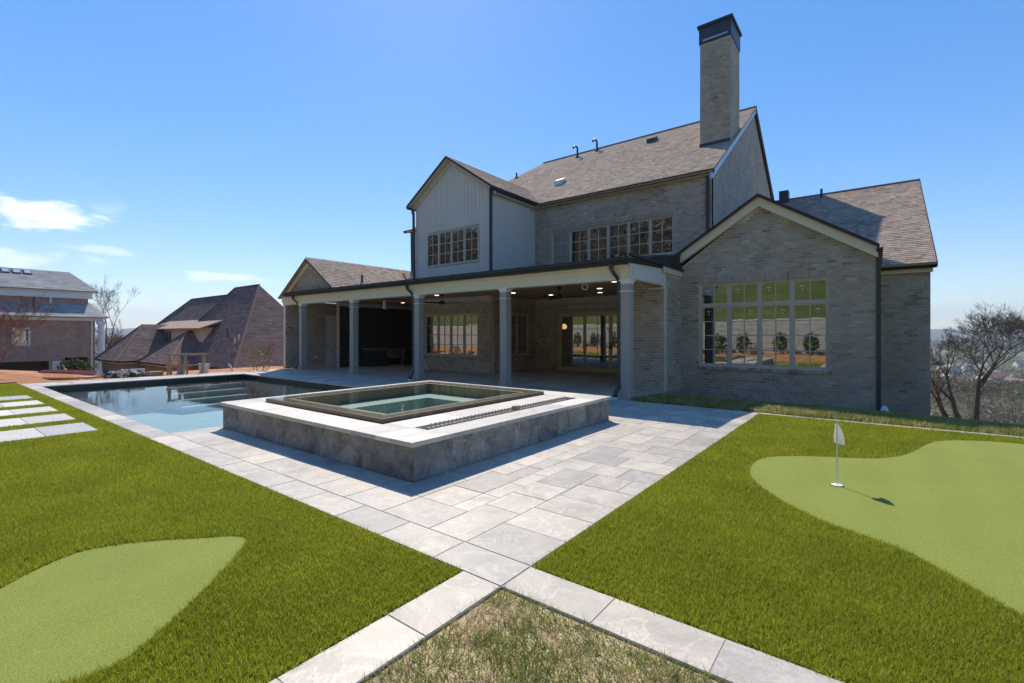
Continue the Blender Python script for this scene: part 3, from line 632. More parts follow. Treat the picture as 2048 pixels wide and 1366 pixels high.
# ------------------------------------------------------------------ turf lawns and putting greens
GL = [(-4.23, 0.37), (-4.32, 0.47), (-4.44, 0.62), (-4.51, 0.79), (-4.46, 0.94), (-4.32, 1.15), (-4.08, 1.40), (-3.91, 1.58), (-3.82, 1.61), (-3.74, 1.60), (-3.53, 1.42), (-3.32, 1.22), (-3.13, 1.02), (-2.94, 0.80), (-2.84, 0.66), (-2.83, 0.53), (-2.90, 0.36), (-3.06, 0.2), (-3.4, -0.1), (-3.8, -0.15), (-4.1, 0.1)]
GR = [(-1.15, 5.87), (-1.19, 6.21), (-1.16, 6.55), (-1.06, 6.78), (-0.73, 7.06), (-0.37, 7.24), (-0.07, 7.40), (0.17, 7.67), (0.37, 8.14), (0.53, 8.83), (0.72, 9.30), (1.13, 9.61), (1.64, 9.73), (2.6, 9.6), (3.6, 8.8), (4.0, 7.2), (3.5, 5.2), (2.2, 3.9), (1.2, 3.55), (0.63, 3.76), (0.52, 3.92), (0.37, 4.13), (0.16, 4.41), (-0.05, 4.51), (-0.38, 4.69), (-0.72, 5.02), (-0.95, 5.36), (-1.08, 5.62)]
def chaikin(P, k=2):
    for _ in range(k):
        Q = []
        for a, b in zip(P, P[1:] + P[:1]): Q += [(0.75 * a[0] + 0.25 * b[0], 0.75 * a[1] + 0.25 * b[1]), (0.25 * a[0] + 0.75 * b[0], 0.25 * a[1] + 0.75 * b[1])]
        P = Q
    return P
GL, GR = chaikin(GL), chaikin(GR)
def inpoly(P, x, y):
    P = np.array(P); c = np.zeros(len(x), bool); j = len(P) - 1
    for i in range(len(P)):
        xi, yi, xj, yj = *P[i], *P[j]
        c ^= ((yi > y) != (yj > y)) & (x < (xj - xi) * (y - yi) / (yj - yi + 1e-12) + xi); j = i
    return c
for P in (GL, GR):
    m1 = MB(); m1.add([(x, y, -0.003) for x, y in P] + [(x, y, -0.02) for x, y in P], [tuple(range(len(P)))] + [(i, (i + 1) % len(P), (i + 1) % len(P) + len(P), i + len(P)) for i in range(len(P))])
    struct('putting_green', m1, 'green')
m1 = MB(); m1.box(-21.45, -2.15, -6.9, 2.255, -0.1, -0.008); struct('lawn', m1, 'turf_base')
m1 = MB(); m1.box(-1.825, 9, 2.572, 10.195, -0.1, -0.008); struct('lawn', m1, 'turf_base')
m1 = MB(); m1.box(-21.62, -21.47, -7, 2.25, -0.1, 0.03); struct('lawn_edging', m1, 'black')
def blades(name, mat, rects, dens, hgt, wid, mask=None, lean=0.7, toneg=(0.5, 0.18), zfun=None):
    xs, ys = [], []
    cf = np.array([-math.sin(YAW), math.cos(YAW)]); cr = np.array([math.cos(YAW), math.sin(YAW)])
    for x0, x1, y0, y1 in rects:
        for ax in np.arange(x0, x1, 0.5):
            for ay in np.arange(y0, y1, 0.5):
                bx, by = min(ax + 0.5, x1), min(ay + 0.5, y1); c = np.array([(ax + bx) / 2, (ay + by) / 2]); f = c @ cf; r = c @ cr
                if f < 0.9 or abs(r) > 1.16 * f + 0.5: continue
                k = int(dens(f) * (bx - ax) * (by - ay)); xs.append(rng.uniform(ax, bx, k)); ys.append(rng.uniform(ay, by, k))
    x = np.concatenate(xs); y = np.concatenate(ys)
    if mask is not None: k = mask(x, y); x, y = x[k], y[k]
    n = len(x); f = x * cf[0] + y * cf[1]; s = np.clip(f / 4.0, 1.0, 3.0) ** 0.8
    h = hgt * rng.uniform(0.6, 1.25, n); w = wid * s * rng.uniform(0.7, 1.3, n); an = rng.uniform(0, 2 * np.pi, n); la = rng.uniform(0, 2 * np.pi, n); ll = h * lean * rng.uniform(0.2, 1.3, n)
    z0 = np.full(n, -0.008) if zfun is None else zfun(x, y)
    V = np.zeros((n, 3, 3)); V[:, 0] = np.stack([x - np.cos(an) * w / 2, y - np.sin(an) * w / 2, z0], 1); V[:, 1] = np.stack([x + np.cos(an) * w / 2, y + np.sin(an) * w / 2, z0], 1)
    V[:, 2] = np.stack([x + np.cos(la) * ll, y + np.sin(la) * ll, z0 + h], 1)
    me = bpy.data.meshes.new(name); me.vertices.add(3 * n); me.vertices.foreach_set('co', V.ravel()); me.loops.add(3 * n); me.loops.foreach_set('vertex_index', np.arange(3 * n, dtype=np.int32))
    me.polygons.add(n); me.polygons.foreach_set('loop_start', np.arange(0, 3 * n, 3, dtype=np.int32)); me.polygons.foreach_set('loop_total', np.full(n, 3, np.int32))
    a = me.attributes.new('tone', 'FLOAT', 'FACE'); a.data.foreach_set('value', np.clip(rng.normal(toneg[0], toneg[1], n), 0, 1).astype(np.float32))
    me.materials.append(M[mat]); me.update(calc_edges=True); o = bpy.data.objects.new(name, me); COL.objects.link(o); return stuff(o)
def turfdens(f): return 26000 if f < 3.2 else 26000 * (3.2 / f) ** 1.3
def mask_left(x, y):
    m = ~inpoly(GL, x, y)
    for a, b in [(-11.0, -9.9), (-12.52, -11.49), (-14.0, -13.02), (-15.52, -14.53), (-17.02, -16.05)]: m &= ~((x > a - 0.01) & (x < b + 0.01) & (y > 0.13) & (y < 1.965))
    return m
tag(blades('turf', 'turf', [(-21.4, -2.155, -5.5, 2.25)], turfdens, 0.034, 0.0052, mask_left), 'bright green synthetic turf left of the pool band', 'turf')
tag(blades('turf', 'turf', [(-1.82, 8, 2.577, 10.19)], turfdens, 0.034, 0.0052, lambda x, y: ~inpoly(GR, x, y)), 'bright green synthetic turf around the flagged putting green', 'turf')
def zgr(x, y): return np.array([hfun(a, b) for a, b in zip(x, y)]) + 0.0
soilm = MB(); soilm.box(-1.825, 6, -5, 2.255, -0.2, -0.018); struct('bare_lawn', soilm, 'soil')
M['turfgreen'] = blade_mat('fresh_grass', [(0.0, (0.12, 0.17, 0.03)), (0.5, (0.26, 0.31, 0.06)), (1.0, (0.46, 0.46, 0.16))], 0.4)
_tc = [(random.uniform(-1.8, 2.5), random.uniform(-0.5, 2.2), random.uniform(0.05, 0.16)) for _ in range(190)]
def tuft_mask(x, y):
    m = np.zeros(len(x), bool)
    for a, b, r in _tc: m |= (x - a) ** 2 + (y - b) ** 2 < (r * rng.uniform(0.4, 1.1, len(x))) ** 2
    return m
def wz(x, y): return np.full(len(x), -0.02)
tag(blades('dormant_grass', 'wildgrass', [(-1.82, 5, -3, 2.25)], lambda f: 7000 if f < 3 else 5000, 0.045, 0.0055, None, 1.4, (0.5, 0.3), wz), 'patchy dormant lawn with straw and green tufts between the slab bands', 'grass')
tag(blades('grass_tufts', 'turfgreen', [(-1.82, 3.5, -1, 2.25)], lambda f: 2600, 0.065, 0.0055, tuft_mask, 1.2, (0.45, 0.25), wz), 'longer green grass tufts in the dormant lawn', 'grass')
tag(blades('tufted_grass', 'wildgrass', [(-4.54, 7, 10.37, 13.9)], lambda f: 3200, 0.10, 0.010, None, 0.6, (0.5, 0.25), zgr), 'rough winter grass strip along the brick gable wall', 'grass')
# flag, pole and cup
fb = on_ground(1674, 970); fl = thing('putting_flag', (fb.x, fb.y, 0), 'small white golf flag on a thin white pole in the putting cup', 'flag')
m1 = MB(); m1.tube([(fb.x, fb.y, 0.0), (fb.x, fb.y, 0.635)], 0.0065, 8); obj('pole', m1, 'white', fl)
m1 = MB(); m1.lathe((fb.x, fb.y, 0.0), [(0.052, -0.001), (0.052, 0.004), (0.045, 0.0045), (0.02, 0.005)], 20); obj('cup', m1, 'white', fl)
m1 = MB(); m1.lathe((fb.x, fb.y, 0.0), [(0.062, -0.002), (0.062, -0.0008)], 20); obj('cup_shadow_gap', m1, 'black', fl)  # black disc stands in for the shadow gap around the cup
m1 = MB(); fd = [(-0.012, 0.0), (0.03, 0.022), (0.06, -0.02), (0.085, 0.018)]; rows = [(0.63, 0.35), (0.585, 0.65), (0.53, 1.05), (0.47, 1.25), (0.425, 1.15)]
for z, s in rows:
    for j, (a, b) in enumerate(fd):
        q = -RV * (0.02 - a * s * 1.1) + FV * b * s; m1.v.append((fb.x + q.x + 0.004 * math.sin(z * 90), fb.y + q.y, z - 0.02 * a / 0.075 * (1 if z < 0.5 else 0)))
for i in range(len(rows) - 1):
    for j in range(3): m1.f.append((i * 4 + j, i * 4 + j + 1, (i + 1) * 4 + j + 1, (i + 1) * 4 + j)); m1.t.append(0.5)
o = obj('flag', m1, 'fabric', fl, True); md = o.modifiers.new('solid', 'SOLIDIFY'); md.thickness = 0.003; md = o.modifiers.new('sub', 'SUBSURF'); md.levels = md.render_levels = 2

# ------------------------------------------------------------------ pool
pool = thing('swimming_pool', ((POOL[0] + POOL[1]) / 2, 5.4, -1.5), 'long rectangular swimming pool with dark waterline tile beside the porch', 'pool')
x0, x1, y0, y1 = POOL; zb = -1.05; m1 = MB()
m1.box(x0 - 0.2, x1 + 0.15, y0 - 0.2, y1 + 0.2, zb - 0.2, zb); m1.box(x0 - 0.2, x0, y0, y1, zb, -0.205); m1.box(x1, x1 + 0.15, y0, y1, zb, -0.205); m1.box(x0 - 0.2, x1 + 0.15, y0 - 0.2, y0, zb, -0.205); m1.box(x0 - 0.2, x1 + 0.15, y1, y1 + 0.2, zb, -0.205)
obj('shell', m1, 'poolshell', pool)
m1 = MB(); d = 0.006
m1.box(x0 - 0.01, x0 + d, y0, y1, -0.28, -0.032); m1.box(x0 + d, x1 - d, y1 - d, y1 + 0.01, -0.28, -0.032); m1.box(x1 - d, x1 + 0.01, y0, y1, -0.28, -0.032); m1.box(x0 + d, x1 - d, y0 - 0.01, y0 + d, -0.28, -0.032)
obj('waterline_tile', m1, 'tileband', pool)
for k in range(4): m1 = MB(); m1.box(x0 + 0.01 , x0 + 0.45 * (k + 1), 5.6, y1 - 0.01, -0.30 - 0.18 * (k + 1), -0.30 - 0.18 * k); obj('step', m1, 'poolshell', pool)
m1 = MB(); m1.box(-13.9, -13.7, y1 - 0.02, y1 - 0.004, -0.15, -0.03); obj('skimmer', m1, 'black', pool)
m1 = MB(); m1.quad((x0 + d, y0 + d, -0.135), (x1 - d, y0 + d, -0.135), (x1 - d, y1 - d, -0.135), (x0 + d, y1 - d, -0.135)); obj('water', m1, 'water', pool)

# ------------------------------------------------------------------ raised spa with fire trough
spa = thing('raised_spa', (-6.2, 5.5, 0), 'raised stone-clad square spa with brown overflow rim and burner trough', 'spa')
sx0, sx1, sy0, sy1 = SPA; ZC = 0.425
m1 = MB()
for p, q, a, b in rects_minus(sx0 + .022, sx1 - .022, sy0 + .022, sy1 - .022, [(-7.88, -5.04, 3.83, 7.22), (-4.42, -4.17, 3.78, 7.28)]): m1.box(p, q, a, b, -0.3, ZC - 0.052)
m1.box(-4.43, -4.16, 3.77, 7.29, -0.3, 0.30); obj('core', m1, 'black_mortar', spa)
def panels(n, mk):
    cuts = [0]; Rr = random.Random(n)
    for i in range(n): cuts.append(cuts[-1] + Rr.choice((0.30, 0.61, 0.61, 0.61)))
    s = 1 / cuts[-1]; cuts = [c * s for c in cuts]
    for i in range(n):
        m2 = MB(); mk(m2, cuts[i], cuts[i + 1], Rr.random()); obj('stone_panel', m2, 'spa_stone', spa)
W = sx1 - sx0; D = sy1 - sy0; g = 0.0015
panels(9, lambda m, a, b, t: m.box(sx0 + W * a + g, sx0 + W * b - g, sy0, sy0 + 0.02, 0.002, ZC - 0.052, t))
panels(9, lambda m, a, b, t: m.box(sx1 - 0.02, sx1, sy0 + 0.021 + (D - 0.021) * a + g, sy0 + 0.021 + (D - 0.021) * b - g, 0.002, ZC - 0.052, t))
panels(8, lambda m, a, b, t: m.box(sx0, sx0 + 0.02, sy0 + 0.021 + (D - 0.042) * a + g, sy0 + 0.021 + (D - 0.042) * b - g, -0.28, ZC - 0.052, t))
panels(8, lambda m, a, b, t: m.box(sx0 + W * a + g, sx0 + W * b - g, sy1 - 0.02, sy1, 0.002, ZC - 0.052, t))
RX0, RX1, RY0, RY1 = -8.02, -4.92, 3.71, 7.34; GAP = 0.035
gxs = [sx0 - 0.035, RX0 - GAP, RX0 - GAP + 0.77, RX0 - GAP + 1.54, RX0 - GAP + 2.36, RX1 + GAP, -4.42, -4.17, sx1 + 0.035]
gys = [sy0 - 0.035, RY0 - GAP, 3.78, 4.65, 5.5, 6.4, 7.28, RY1 + GAP, sy1 + 0.035]
for i in range(len(gxs) - 1):
    for j in range(len(gys) - 1):
        xc, yc = (gxs[i] + gxs[i + 1]) / 2, (gys[j] + gys[j + 1]) / 2
        if RX0 - GAP < xc < RX1 + GAP and RY0 - GAP < yc < RY1 + GAP: continue
        if -4.42 < xc < -4.17 and 3.78 < yc < 7.28: continue
        m2 = MB(); m2.box(gxs[i] + 0.001, gxs[i + 1] - 0.001, gys[j] + 0.001, gys[j + 1] - 0.001, ZC - 0.05, ZC, random.random()); obj('coping_slab', m2, 'coping', spa)
ZR = 0.492
m1 = MB()
for p, q, a, b in rects_minus(RX0, RX1, RY0, RY1, [(RX0 + .22, RX1 - .22, RY0 + .22, RY1 - .22)]): m1.box(p, q, a, b, ZC - 0.12, ZR - 0.012)
obj('overflow_rim', m1, 'rim', spa)
m1 = MB()
for p, q, a, b in rects_minus(RX0 + .22, RX1 - .22, RY0 + .22, RY1 - .22, [(RX0 + .30, RX1 - .30, RY0 + .30, RY1 - .30)]): m1.box(p, q, a, b, -0.4, ZR - 0.02)
obj('inner_ledge', m1, 'rim_in', spa)
m1 = MB()
for p, q, a, b in rects_minus(RX0 + .30, RX1 - .30, RY0 + .30, RY1 - .30, [(RX0 + .85, RX1 - .85, RY0 + .85, RY1 - .85)]): m1.box(p, q, a, b, -0.6, 0.27)
obj('bench', m1, 'pebble', spa)
m1 = MB(); m1.box(RX0 + .3, RX1 - .3, RY0 + .3, RY1 - .3, -0.6, -0.02); obj('basin_floor', m1, 'pebble', spa)
m1 = MB(); m1.quad((RX0 + .004, RY0 + .004, ZR), (RX1 - .004, RY0 + .004, ZR), (RX1 - .004, RY1 - .004, ZR), (RX0 + .004, RY1 - .004, ZR)); obj('water', m1, 'spawater', spa)
m1 = MB(); m1.tube([(-4.295, 3.9, 0.405), (-4.295, 7.1, 0.405)], 0.016, 6)
for i in range(44): yy = 3.95 + i * 3.1 / 43; m1.tube([(-4.295, yy, 0.40), (-4.295, yy, 0.468)], 0.009, 5)
obj('burner_pipe', m1, 'brass', spa)
m1 = MB(); m1.box(-4.33, -4.26, 5.60, 5.70, 0.40, 0.475); obj('igniter', m1, 'lumber', spa)
# ------------------------------------------------------------------ the house
H = thing('brick_house', (-10, 17, 0), 'two-storey grey brick house with tall chimney and covered rear porch', 'house')
FY = lambda y: Fr('Y', y)
FX = lambda x: Fr('X', x)
WZ = -1.0
# front gable (right)
GY = 14.0; G0, G1 = -4.55, -0.03; GE = 3.50; GA = 4.98
gw = (-4.05, -0.94, 0.64, 2.97)
zrow = -0.55
w1 = brick_wall(H, 'gable_wall', FY(GY), G0, G1, zrow, GE, [gw], [(G0, GE), (-2.49, GA), (G1, GE)], indiv=300, seed=1)
window(H, FY(GY), *gw, 4, [(0, 0.745, 2, 4), (0.745, 1, 2, 1)], stickers=True)
# pier beside the porch
brick_wall(H, 'pier_wall', FY(12.6), -5.45, -4.55, -0.01, 3.2, seed=2, lintel=False)
brick_wall(H, 'pier_side_wall', FX(-4.55), 12.79, 14.0, -0.55, 3.2, seed=3, lintel=False, thick=0.3)
m1 = MB(); m1.box(-4.53, -4.50, 12.44, 13.97, 3.2, 3.36); obj('frieze_board', m1, 'cream', H)
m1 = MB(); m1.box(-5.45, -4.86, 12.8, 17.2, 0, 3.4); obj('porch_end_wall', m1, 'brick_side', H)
# main rear wall, upper windows and slider
uw = (-11.13, -5.85, 4.475, 5.91); sd = (-10.80, -5.99, 0.03, 2.43)
brick_wall(H, 'main_wall', FY(17.2), -12.0, -4.55, 0.0, 7.14, [uw, sd], seed=4)
window(H, FY(17.2), *uw, 6, [(0, 1, 2, 3)], 'glass_sky')
brick_wall(H, 'bay_side_wall', FX(-12.0), 14.37, 17.2, 0.0, 3.1, [(15.2, 16.7, 0.64, 2.41)], seed=5)
window(H, FX(-12.0), 15.2, 16.7, 0.64, 2.41, 2, [(0, 1, 2, 4)])
bw = (-15.84, -12.68, 0.62, 2.40)
brick_wall(H, 'bay_wall', FY(14.17), -16.4, -12.0, 0.0, 3.1, [bw], seed=6)
window(H, FY(14.17), *bw, 4, [(0, 1, 2, 4)])
m1 = MB(); m1.box(-16.6, -12.01, 14.10, 14.165, 2.86, 3.10); m1.box(-11.99, -5.5, 17.13, 17.195, 2.86, 3.10); m1.box(-11.995, -11.93, 14.15, 17.12, 2.86, 3.10); obj('porch_frieze', m1, 'paint', H)
# sliding doors: four leaves
def slider():
    fr = FY(17.2); u0, u1, z0, z1 = sd; mb = MB(); d0, d1 = -0.16, -0.04
    fr.box(mb, u0, u1, z1 - 0.06, z1, d0, d1); fr.box(mb, u0, u0 + 0.06, z0, z1 - 0.06, d0, d1); fr.box(mb, u1 - 0.06, u1, z0, z1 - 0.06, d0, d1); fr.box(mb, u0, u1, z0 - 0.02, z0 + 0.03, d0, 0.05)
    door = obj('sliding_door', mb, 'winframe', H); W = (u1 - u0 - 0.12) / 4
    for i in range(4):
        a = u0 + 0.06 + i * W; b = a + W; e = -0.06 if i in (1, 2) else -0.10; s = MB(); w = 0.075
        fr.box(s, a, b, z0 + 0.03, z0 + 0.14, e - 0.035, e); fr.box(s, a, b, z1 - 0.15, z1 - 0.062, e - 0.035, e); fr.box(s, a, a + w, z0 + 0.14, z1 - 0.15, e - 0.035, e); fr.box(s, b - w, b, z0 + 0.14, z1 - 0.15, e - 0.035, e)
        zs = [z0 + 0.14 + (z1 - z0 - 0.29) * k / 4 for k in range(5)]; um = (a + b) / 2
        fr.box(s, um - 0.01, um + 0.01, z0 + 0.14, z1 - 0.15, e - 0.028, e - 0.007)
        for k in (1, 2, 3): fr.box(s, a + w, b - w, zs[k] - 0.01, zs[k] + 0.01, e - 0.027, e - 0.008)
        obj('door_leaf', s, 'winframe', door); tl = random.gauss(0, 0.0015)
        for p, q in ((a + w, um), (um, b - w)):
            for k in range(4):
                g2 = MB(); g2.add([fr.p(u, z, e - 0.018 + tl * (u - um)) for u, z in ((p, zs[k]), (q, zs[k]), (q, zs[k + 1]), (p, zs[k + 1]))], [(0, 1, 2, 3)]); obj('pane', g2, 'glass', door)
        if i in (1, 2):
            hm = MB(); ux = b - 0.037 if i == 1 else a + 0.037; fr.box(hm, ux - 0.015, ux + 0.015, 0.95, 1.22, e, e + 0.035); obj('handle', hm, 'black', door)
slider()
# closed rooms behind the glass
m1 = MB(); m1.box(-20, -4.7, 23.0, 23.1, -1, 7.2); m1.box(-20, -4.7, 17.4, 23, 3.6, 4.1); m1.box(-20, -4.7, 17.4, 23, -0.2, 0.0); m1.box(-20.0, -19.9, 17.42, 22.99, -0.9, 7.1); m1.box(-16.4, -12.2, 14.37, 17.5, 3.12, 3.2); m1.box(-16.4, -12.2, 14.37, 17.5, -0.1, -0.02); m1.box(-4.75, -4.72, 17.42, 22.99, -0.9, 7.1); m1.box(-4.85, -4.6, 14.21, 17.19, -0.9, 3.38)
m1.box(-16.4, -16.36, 14.38, 17.5, 0, 3.1); m1.box(-20, -4.7, 17.4, 23, 7.2, 7.26)
m1.box(-4.5, -0.1, 19.5, 19.6, -1, 5); m1.box(-4.5, -0.06, 14.2, 19.6, -0.5, -0.4); m1.box(-0.2, -0.1, 14.2, 19.6, -1, 3.6); m1.box(-4.5, -0.06, 14.2, 19.6, 3.36, 3.42)
obj('interior_walls', m1, 'interior', H)
# sided upper block
BX0, BX1, BY = -16.4, -12.0, 14.17; BE = 7.20; BA = 8.72; bwin = (-15.72, -12.62, 4.46, 5.93); BZ = 3.7
def boards():
    fr = FY(BY); back = MB()
    for p, q, a, b in rects_minus(BX0, BX1, BZ, BE, [bwin]): fr.box(back, p, q, a, b, -0.2, -0.012)
    fr.prism(back, [(BX0, BE), (-14.2, BA), (BX1, BE)], -0.2, -0.012)
    fs = FX(BX1); fs.box(back, BY + 0.2, 17.2, BZ - 0.5, BE, -0.2, -0.012); wall = obj('siding_wall', back, 'black_mortar', H)
    n = 22; w = (BX1 - BX0) / n; top = lambda u: BE + (BA - BE) * (1 - abs(u + 14.2) / 2.2)
    for i in range(n):
        a, b = BX0 + i * w + 0.004, BX0 + (i + 1) * w - 0.004; t = random.random(); mb = MB()
        inside_w = a > bwin[0] - 0.03 and b < bwin[1] + 0.03
        segs = [(BZ, bwin[2] - 0.03), (bwin[3] + 0.03, None)] if inside_w else [(BZ, None)]
        for za, zb_ in segs:
            mb = MB()
            if zb_ is None: fr.prism(mb, [(a, za), (b, za), (b, top(b)), (a, top(a))], -0.011, 0.004, t)
            else: fr.box(mb, a, b, za, zb_, -0.011, 0.004, t)
            obj('board', mb, 'siding', wall)
    n = 15; w = (17.2 - BY) / n
    for i in range(n):
        mb = MB(); fs.box(mb, BY + i * w + (0.005 if i else -0.0), BY + (i + 1) * w - 0.004, BZ - 0.4, BE, -0.011, 0.004, random.random()); obj('board', mb, 'siding', wall)
boards()
window(H, FY(BY), *bwin, 4, [(0, 1, 2, 3)], 'glass_sky', sill=False, rec=0.0)
m1 = MB(); m1.box(BX0 - 0.0, BX0 + 0.2, BY + 0.19, 17.2, 3.5, BE); m1.box(-20.0, -16.4, 17.2, 17.4, 3.4, 7.2); obj('left_upper_wall', m1, 'siding', H)
# right flank of the main house and its back
m1 = MB(); fxm = FX(-4.55)
RZ0, RY0_, RZR, RYR, MP = 7.25, 17.066, 12.074, 24.28, 0.667
fxm.prism(m1, [(17.21, 2.9), (31.2, 2.9), (31.2, 7.14), (RYR, 11.93), (17.21, 7.16)], -0.15, 0.0); obj('flank_wall', m1, 'brick_side', H)
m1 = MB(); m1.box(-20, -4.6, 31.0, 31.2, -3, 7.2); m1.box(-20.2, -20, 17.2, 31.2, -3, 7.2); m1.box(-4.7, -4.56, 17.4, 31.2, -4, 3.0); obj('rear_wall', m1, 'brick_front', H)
# right wing
brick_wall(H, 'wing_wall', FY(17.2), -0.03, 1.145, -1.12, 3.30, seed=8, lintel=False)
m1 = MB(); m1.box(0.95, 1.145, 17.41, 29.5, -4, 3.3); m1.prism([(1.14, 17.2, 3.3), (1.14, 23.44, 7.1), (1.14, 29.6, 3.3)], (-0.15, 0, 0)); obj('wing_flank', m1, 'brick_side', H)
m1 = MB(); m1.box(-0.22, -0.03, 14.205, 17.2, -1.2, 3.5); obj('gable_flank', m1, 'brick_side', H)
m1 = MB(); m1.box(0.0, 1.19, 17.08, 17.185, 3.24, 3.36); obj('frieze_board', m1, 'cream', H)

# ---- roofs
def roof_solid(name, polys, mat='shingle', parent=H, th=0.06):
    mb = MB()
    for P in polys:
        P = [Vector(p) for p in P]; nn = (P[1] - P[0]).cross(P[2] - P[0]).normalized(); nn = nn if nn.z > 0 else -nn
        mb.prism([p - nn * 0.004 for p in P], -nn * th, 0.45)
    return obj(name, mb, mat, parent)
EY, EZ = 16.9, RZ0 + MP * (16.9 - RY0_)
ml, mr_ = -20.4, -4.43; hipx = -16.3
mroof = roof_solid('main_roof', [[(ml, EY, EZ), (mr_, EY, EZ), (mr_, RYR, RZR), (hipx, RYR, RZR)], [(ml, 2 * RYR - EY, EZ), (mr_, 2 * RYR - EY, EZ), (mr_, RYR, RZR), (hipx, RYR, RZR)], [(ml, EY, EZ), (hipx, RYR, RZR), (ml, 2 * RYR - EY, EZ)]])
zmain = lambda y: RZ0 + MP * (y - RY0_)
def in_main(p):
    if p.x < ml + (hipx - ml) * (p.y - EY) / (RYR - EY) or p.x > mr_: return False
    if -5.66 < p.x and 19.9 < p.y < 21.3: return False
    zb_ = BRZ - BRP * abs(p.x + 14.2)              # the sided block's roof covers this part
    return not (zb_ > p.z + 0.02)
BRZ, BRP = 8.95, 0.675
sv = Vector((0, 1, MP)).normalized(); Ls = (RYR - EY) * math.hypot(1, MP)
shingles(mroof, (ml, EY, EZ), (1, 0, 0), sv, mr_ - ml, Ls, in_main, seed=21)
m1 = MB(); m1.tube([(hipx, RYR, RZR + 0.01), (mr_, RYR, RZR + 0.01)], 0.055, 6, 0.3); obj('ridge_cap', m1, 'shingle', mroof)
# rake trim (pale, facing right)
def rake(fr, uz0, uz1, drop, d0, d1, name, mat, parent):
    m = MB(); fr.prism(m, [uz0, uz1, (uz1[0], uz1[1] - drop), (uz0[0], uz0[1] - drop)], d0, d1); return obj(name, m, mat, parent)
F_ = FX(-4.55)
rake(F_, (EY + 0.03, EZ - 0.07), (RYR, RZR - 0.07), 0.22, 0.003, 0.09, 'rake_board', 'galv', H); rake(F_, (RYR, RZR - 0.07), (31.4, RZR - 0.07 - MP * (31.4 - RYR)), 0.22, 0.003, 0.09, 'rake_board', 'dark', H)
# sided block roof
BYF = 13.88; YV = RY0_ + (BRZ - RZ0) / MP
broof = roof_solid('block_roof', [[(-14.2, BYF, BRZ), (-11.72, BYF, BRZ - BRP * 2.48), (-11.72, 17.3, BRZ - BRP * 2.48), (-14.2, YV + 0.4, BRZ)], [(-14.2, BYF, BRZ), (-16.68, BYF, BRZ - BRP * 2.48), (-16.68, 17.3, BRZ - BRP * 2.48), (-14.2, YV + 0.4, BRZ)]])
vv = Vector((-1, 0, BRP)).normalized()
shingles(broof, (-11.72, BYF, BRZ - BRP * 2.48), (0, 1, 0), vv, 6.5, 2.48 * math.hypot(1, BRP), lambda p: p.z > zmain(p.y) - 0.01, seed=22)
Fb = FY(BY)
for sgn in (1, -1):
    e = sgn * 2.46; rake(Fb, (-14.2, BRZ - 0.08), (-14.2 + e, BRZ - 0.08 - BRP * 2.46), 0.24, 0.006, 0.05, 'rake_board', 'paint', H)
    m1 = MB(); Fb.prism(m1, [(-14.2, BRZ + 0.012), (-14.2 + e * 1.01, BRZ + 0.012 - BRP * 2.485), (-14.2 + e * 1.01, BRZ - 0.08 - BRP * 2.485), (-14.2, BRZ - 0.08)], 0.28, 0.31); obj('drip_edge', m1, 'dark', H)
    m1 = MB(); Fb.prism(m1, [(-14.2, BRZ - 0.085), (-14.2 + e, BRZ - 0.085 - BRP * 2.46), (-14.2 + e, BRZ - 0.11 - BRP * 2.46), (-14.2, BRZ - 0.11)], 0.05, 0.28); obj('soffit', m1, 'paint', H)
# front gable roof
GRZ, GRP = 5.235, 0.64; GYF = 13.78
groof = roof_solid('gable_roof', [[(-2.49, GYF, GRZ), (0.04, GYF, GRZ - GRP * 2.53), (0.04, 17.0, GRZ - GRP * 2.53), (-2.49, 19.9, GRZ)], [(-2.49, GYF, GRZ), (-4.72, GYF, GRZ - GRP * 2.23), (-4.72, 14.0, GRZ - GRP * 2.23), (-4.56, 14.01, GRZ - GRP * 2.07), (-4.56, 19.9, GRZ - GRP * 2.07), (-2.49, 19.9, GRZ)]])
Fg = FY(GY)
for sgn, ln in ((1, 2.50), (-1, 2.20)):
    e = sgn * ln; rake(Fg, (-2.49, GRZ - 0.075), (-2.49 + e, GRZ - 0.075 - GRP * ln), 0.235, 0.014, 0.16, 'rake_board', 'cream', H)
    m1 = MB(); Fg.prism(m1, [(-2.49, GRZ + 0.012), (-2.49 + e * 1.012, GRZ + 0.012 - GRP * ln * 1.012), (-2.49 + e * 1.012, GRZ - 0.07 - GRP * ln * 1.012), (-2.49, GRZ - 0.07)], 0.163, 0.235); obj('drip_edge', m1, 'dark', H)
# wing roof
WEY, WEZ, WP, WRY = 16.85, 3.47, 0.586, 23.44; WRZ = WEZ + WP * (WRY - WEY)
wroof = roof_solid('wing_roof', [[(-4.56, WEY, WEZ), (1.25, WEY, WEZ), (1.25, WRY, WRZ), (-4.56, WRY, WRZ)], [(-4.56, 2 * WRY - WEY, WEZ), (1.25, 2 * WRY - WEY, WEZ), (1.25, WRY, WRZ), (-4.56, WRY, WRZ)]])
shingles(wroof, (-4.54, WEY, WEZ), (1, 0, 0), (0, 1, WP), 5.79, (WRY - WEY) * math.hypot(1, WP), lambda p: p.x < 1.25 and p.z > GRZ - GRP * abs(p.x + 2.49) - 0.02, indiv=300, seed=24)
m1 = MB(); m1.tube([(-4.5, WRY, WRZ + 0.012), (1.27, WRY, WRZ + 0.012)], 0.05, 6, 0.25); obj('ridge_cap', m1, 'shingle', wroof)
m1 = MB(); FX(1.145).prism(m1, [(WEY, WEZ + 0.02), (WRY, WRZ + 0.02), (WRY, WRZ - 0.12), (WEY, WEZ - 0.12)], 0.105, 0.125); obj('rake_board', m1, 'dark', H)
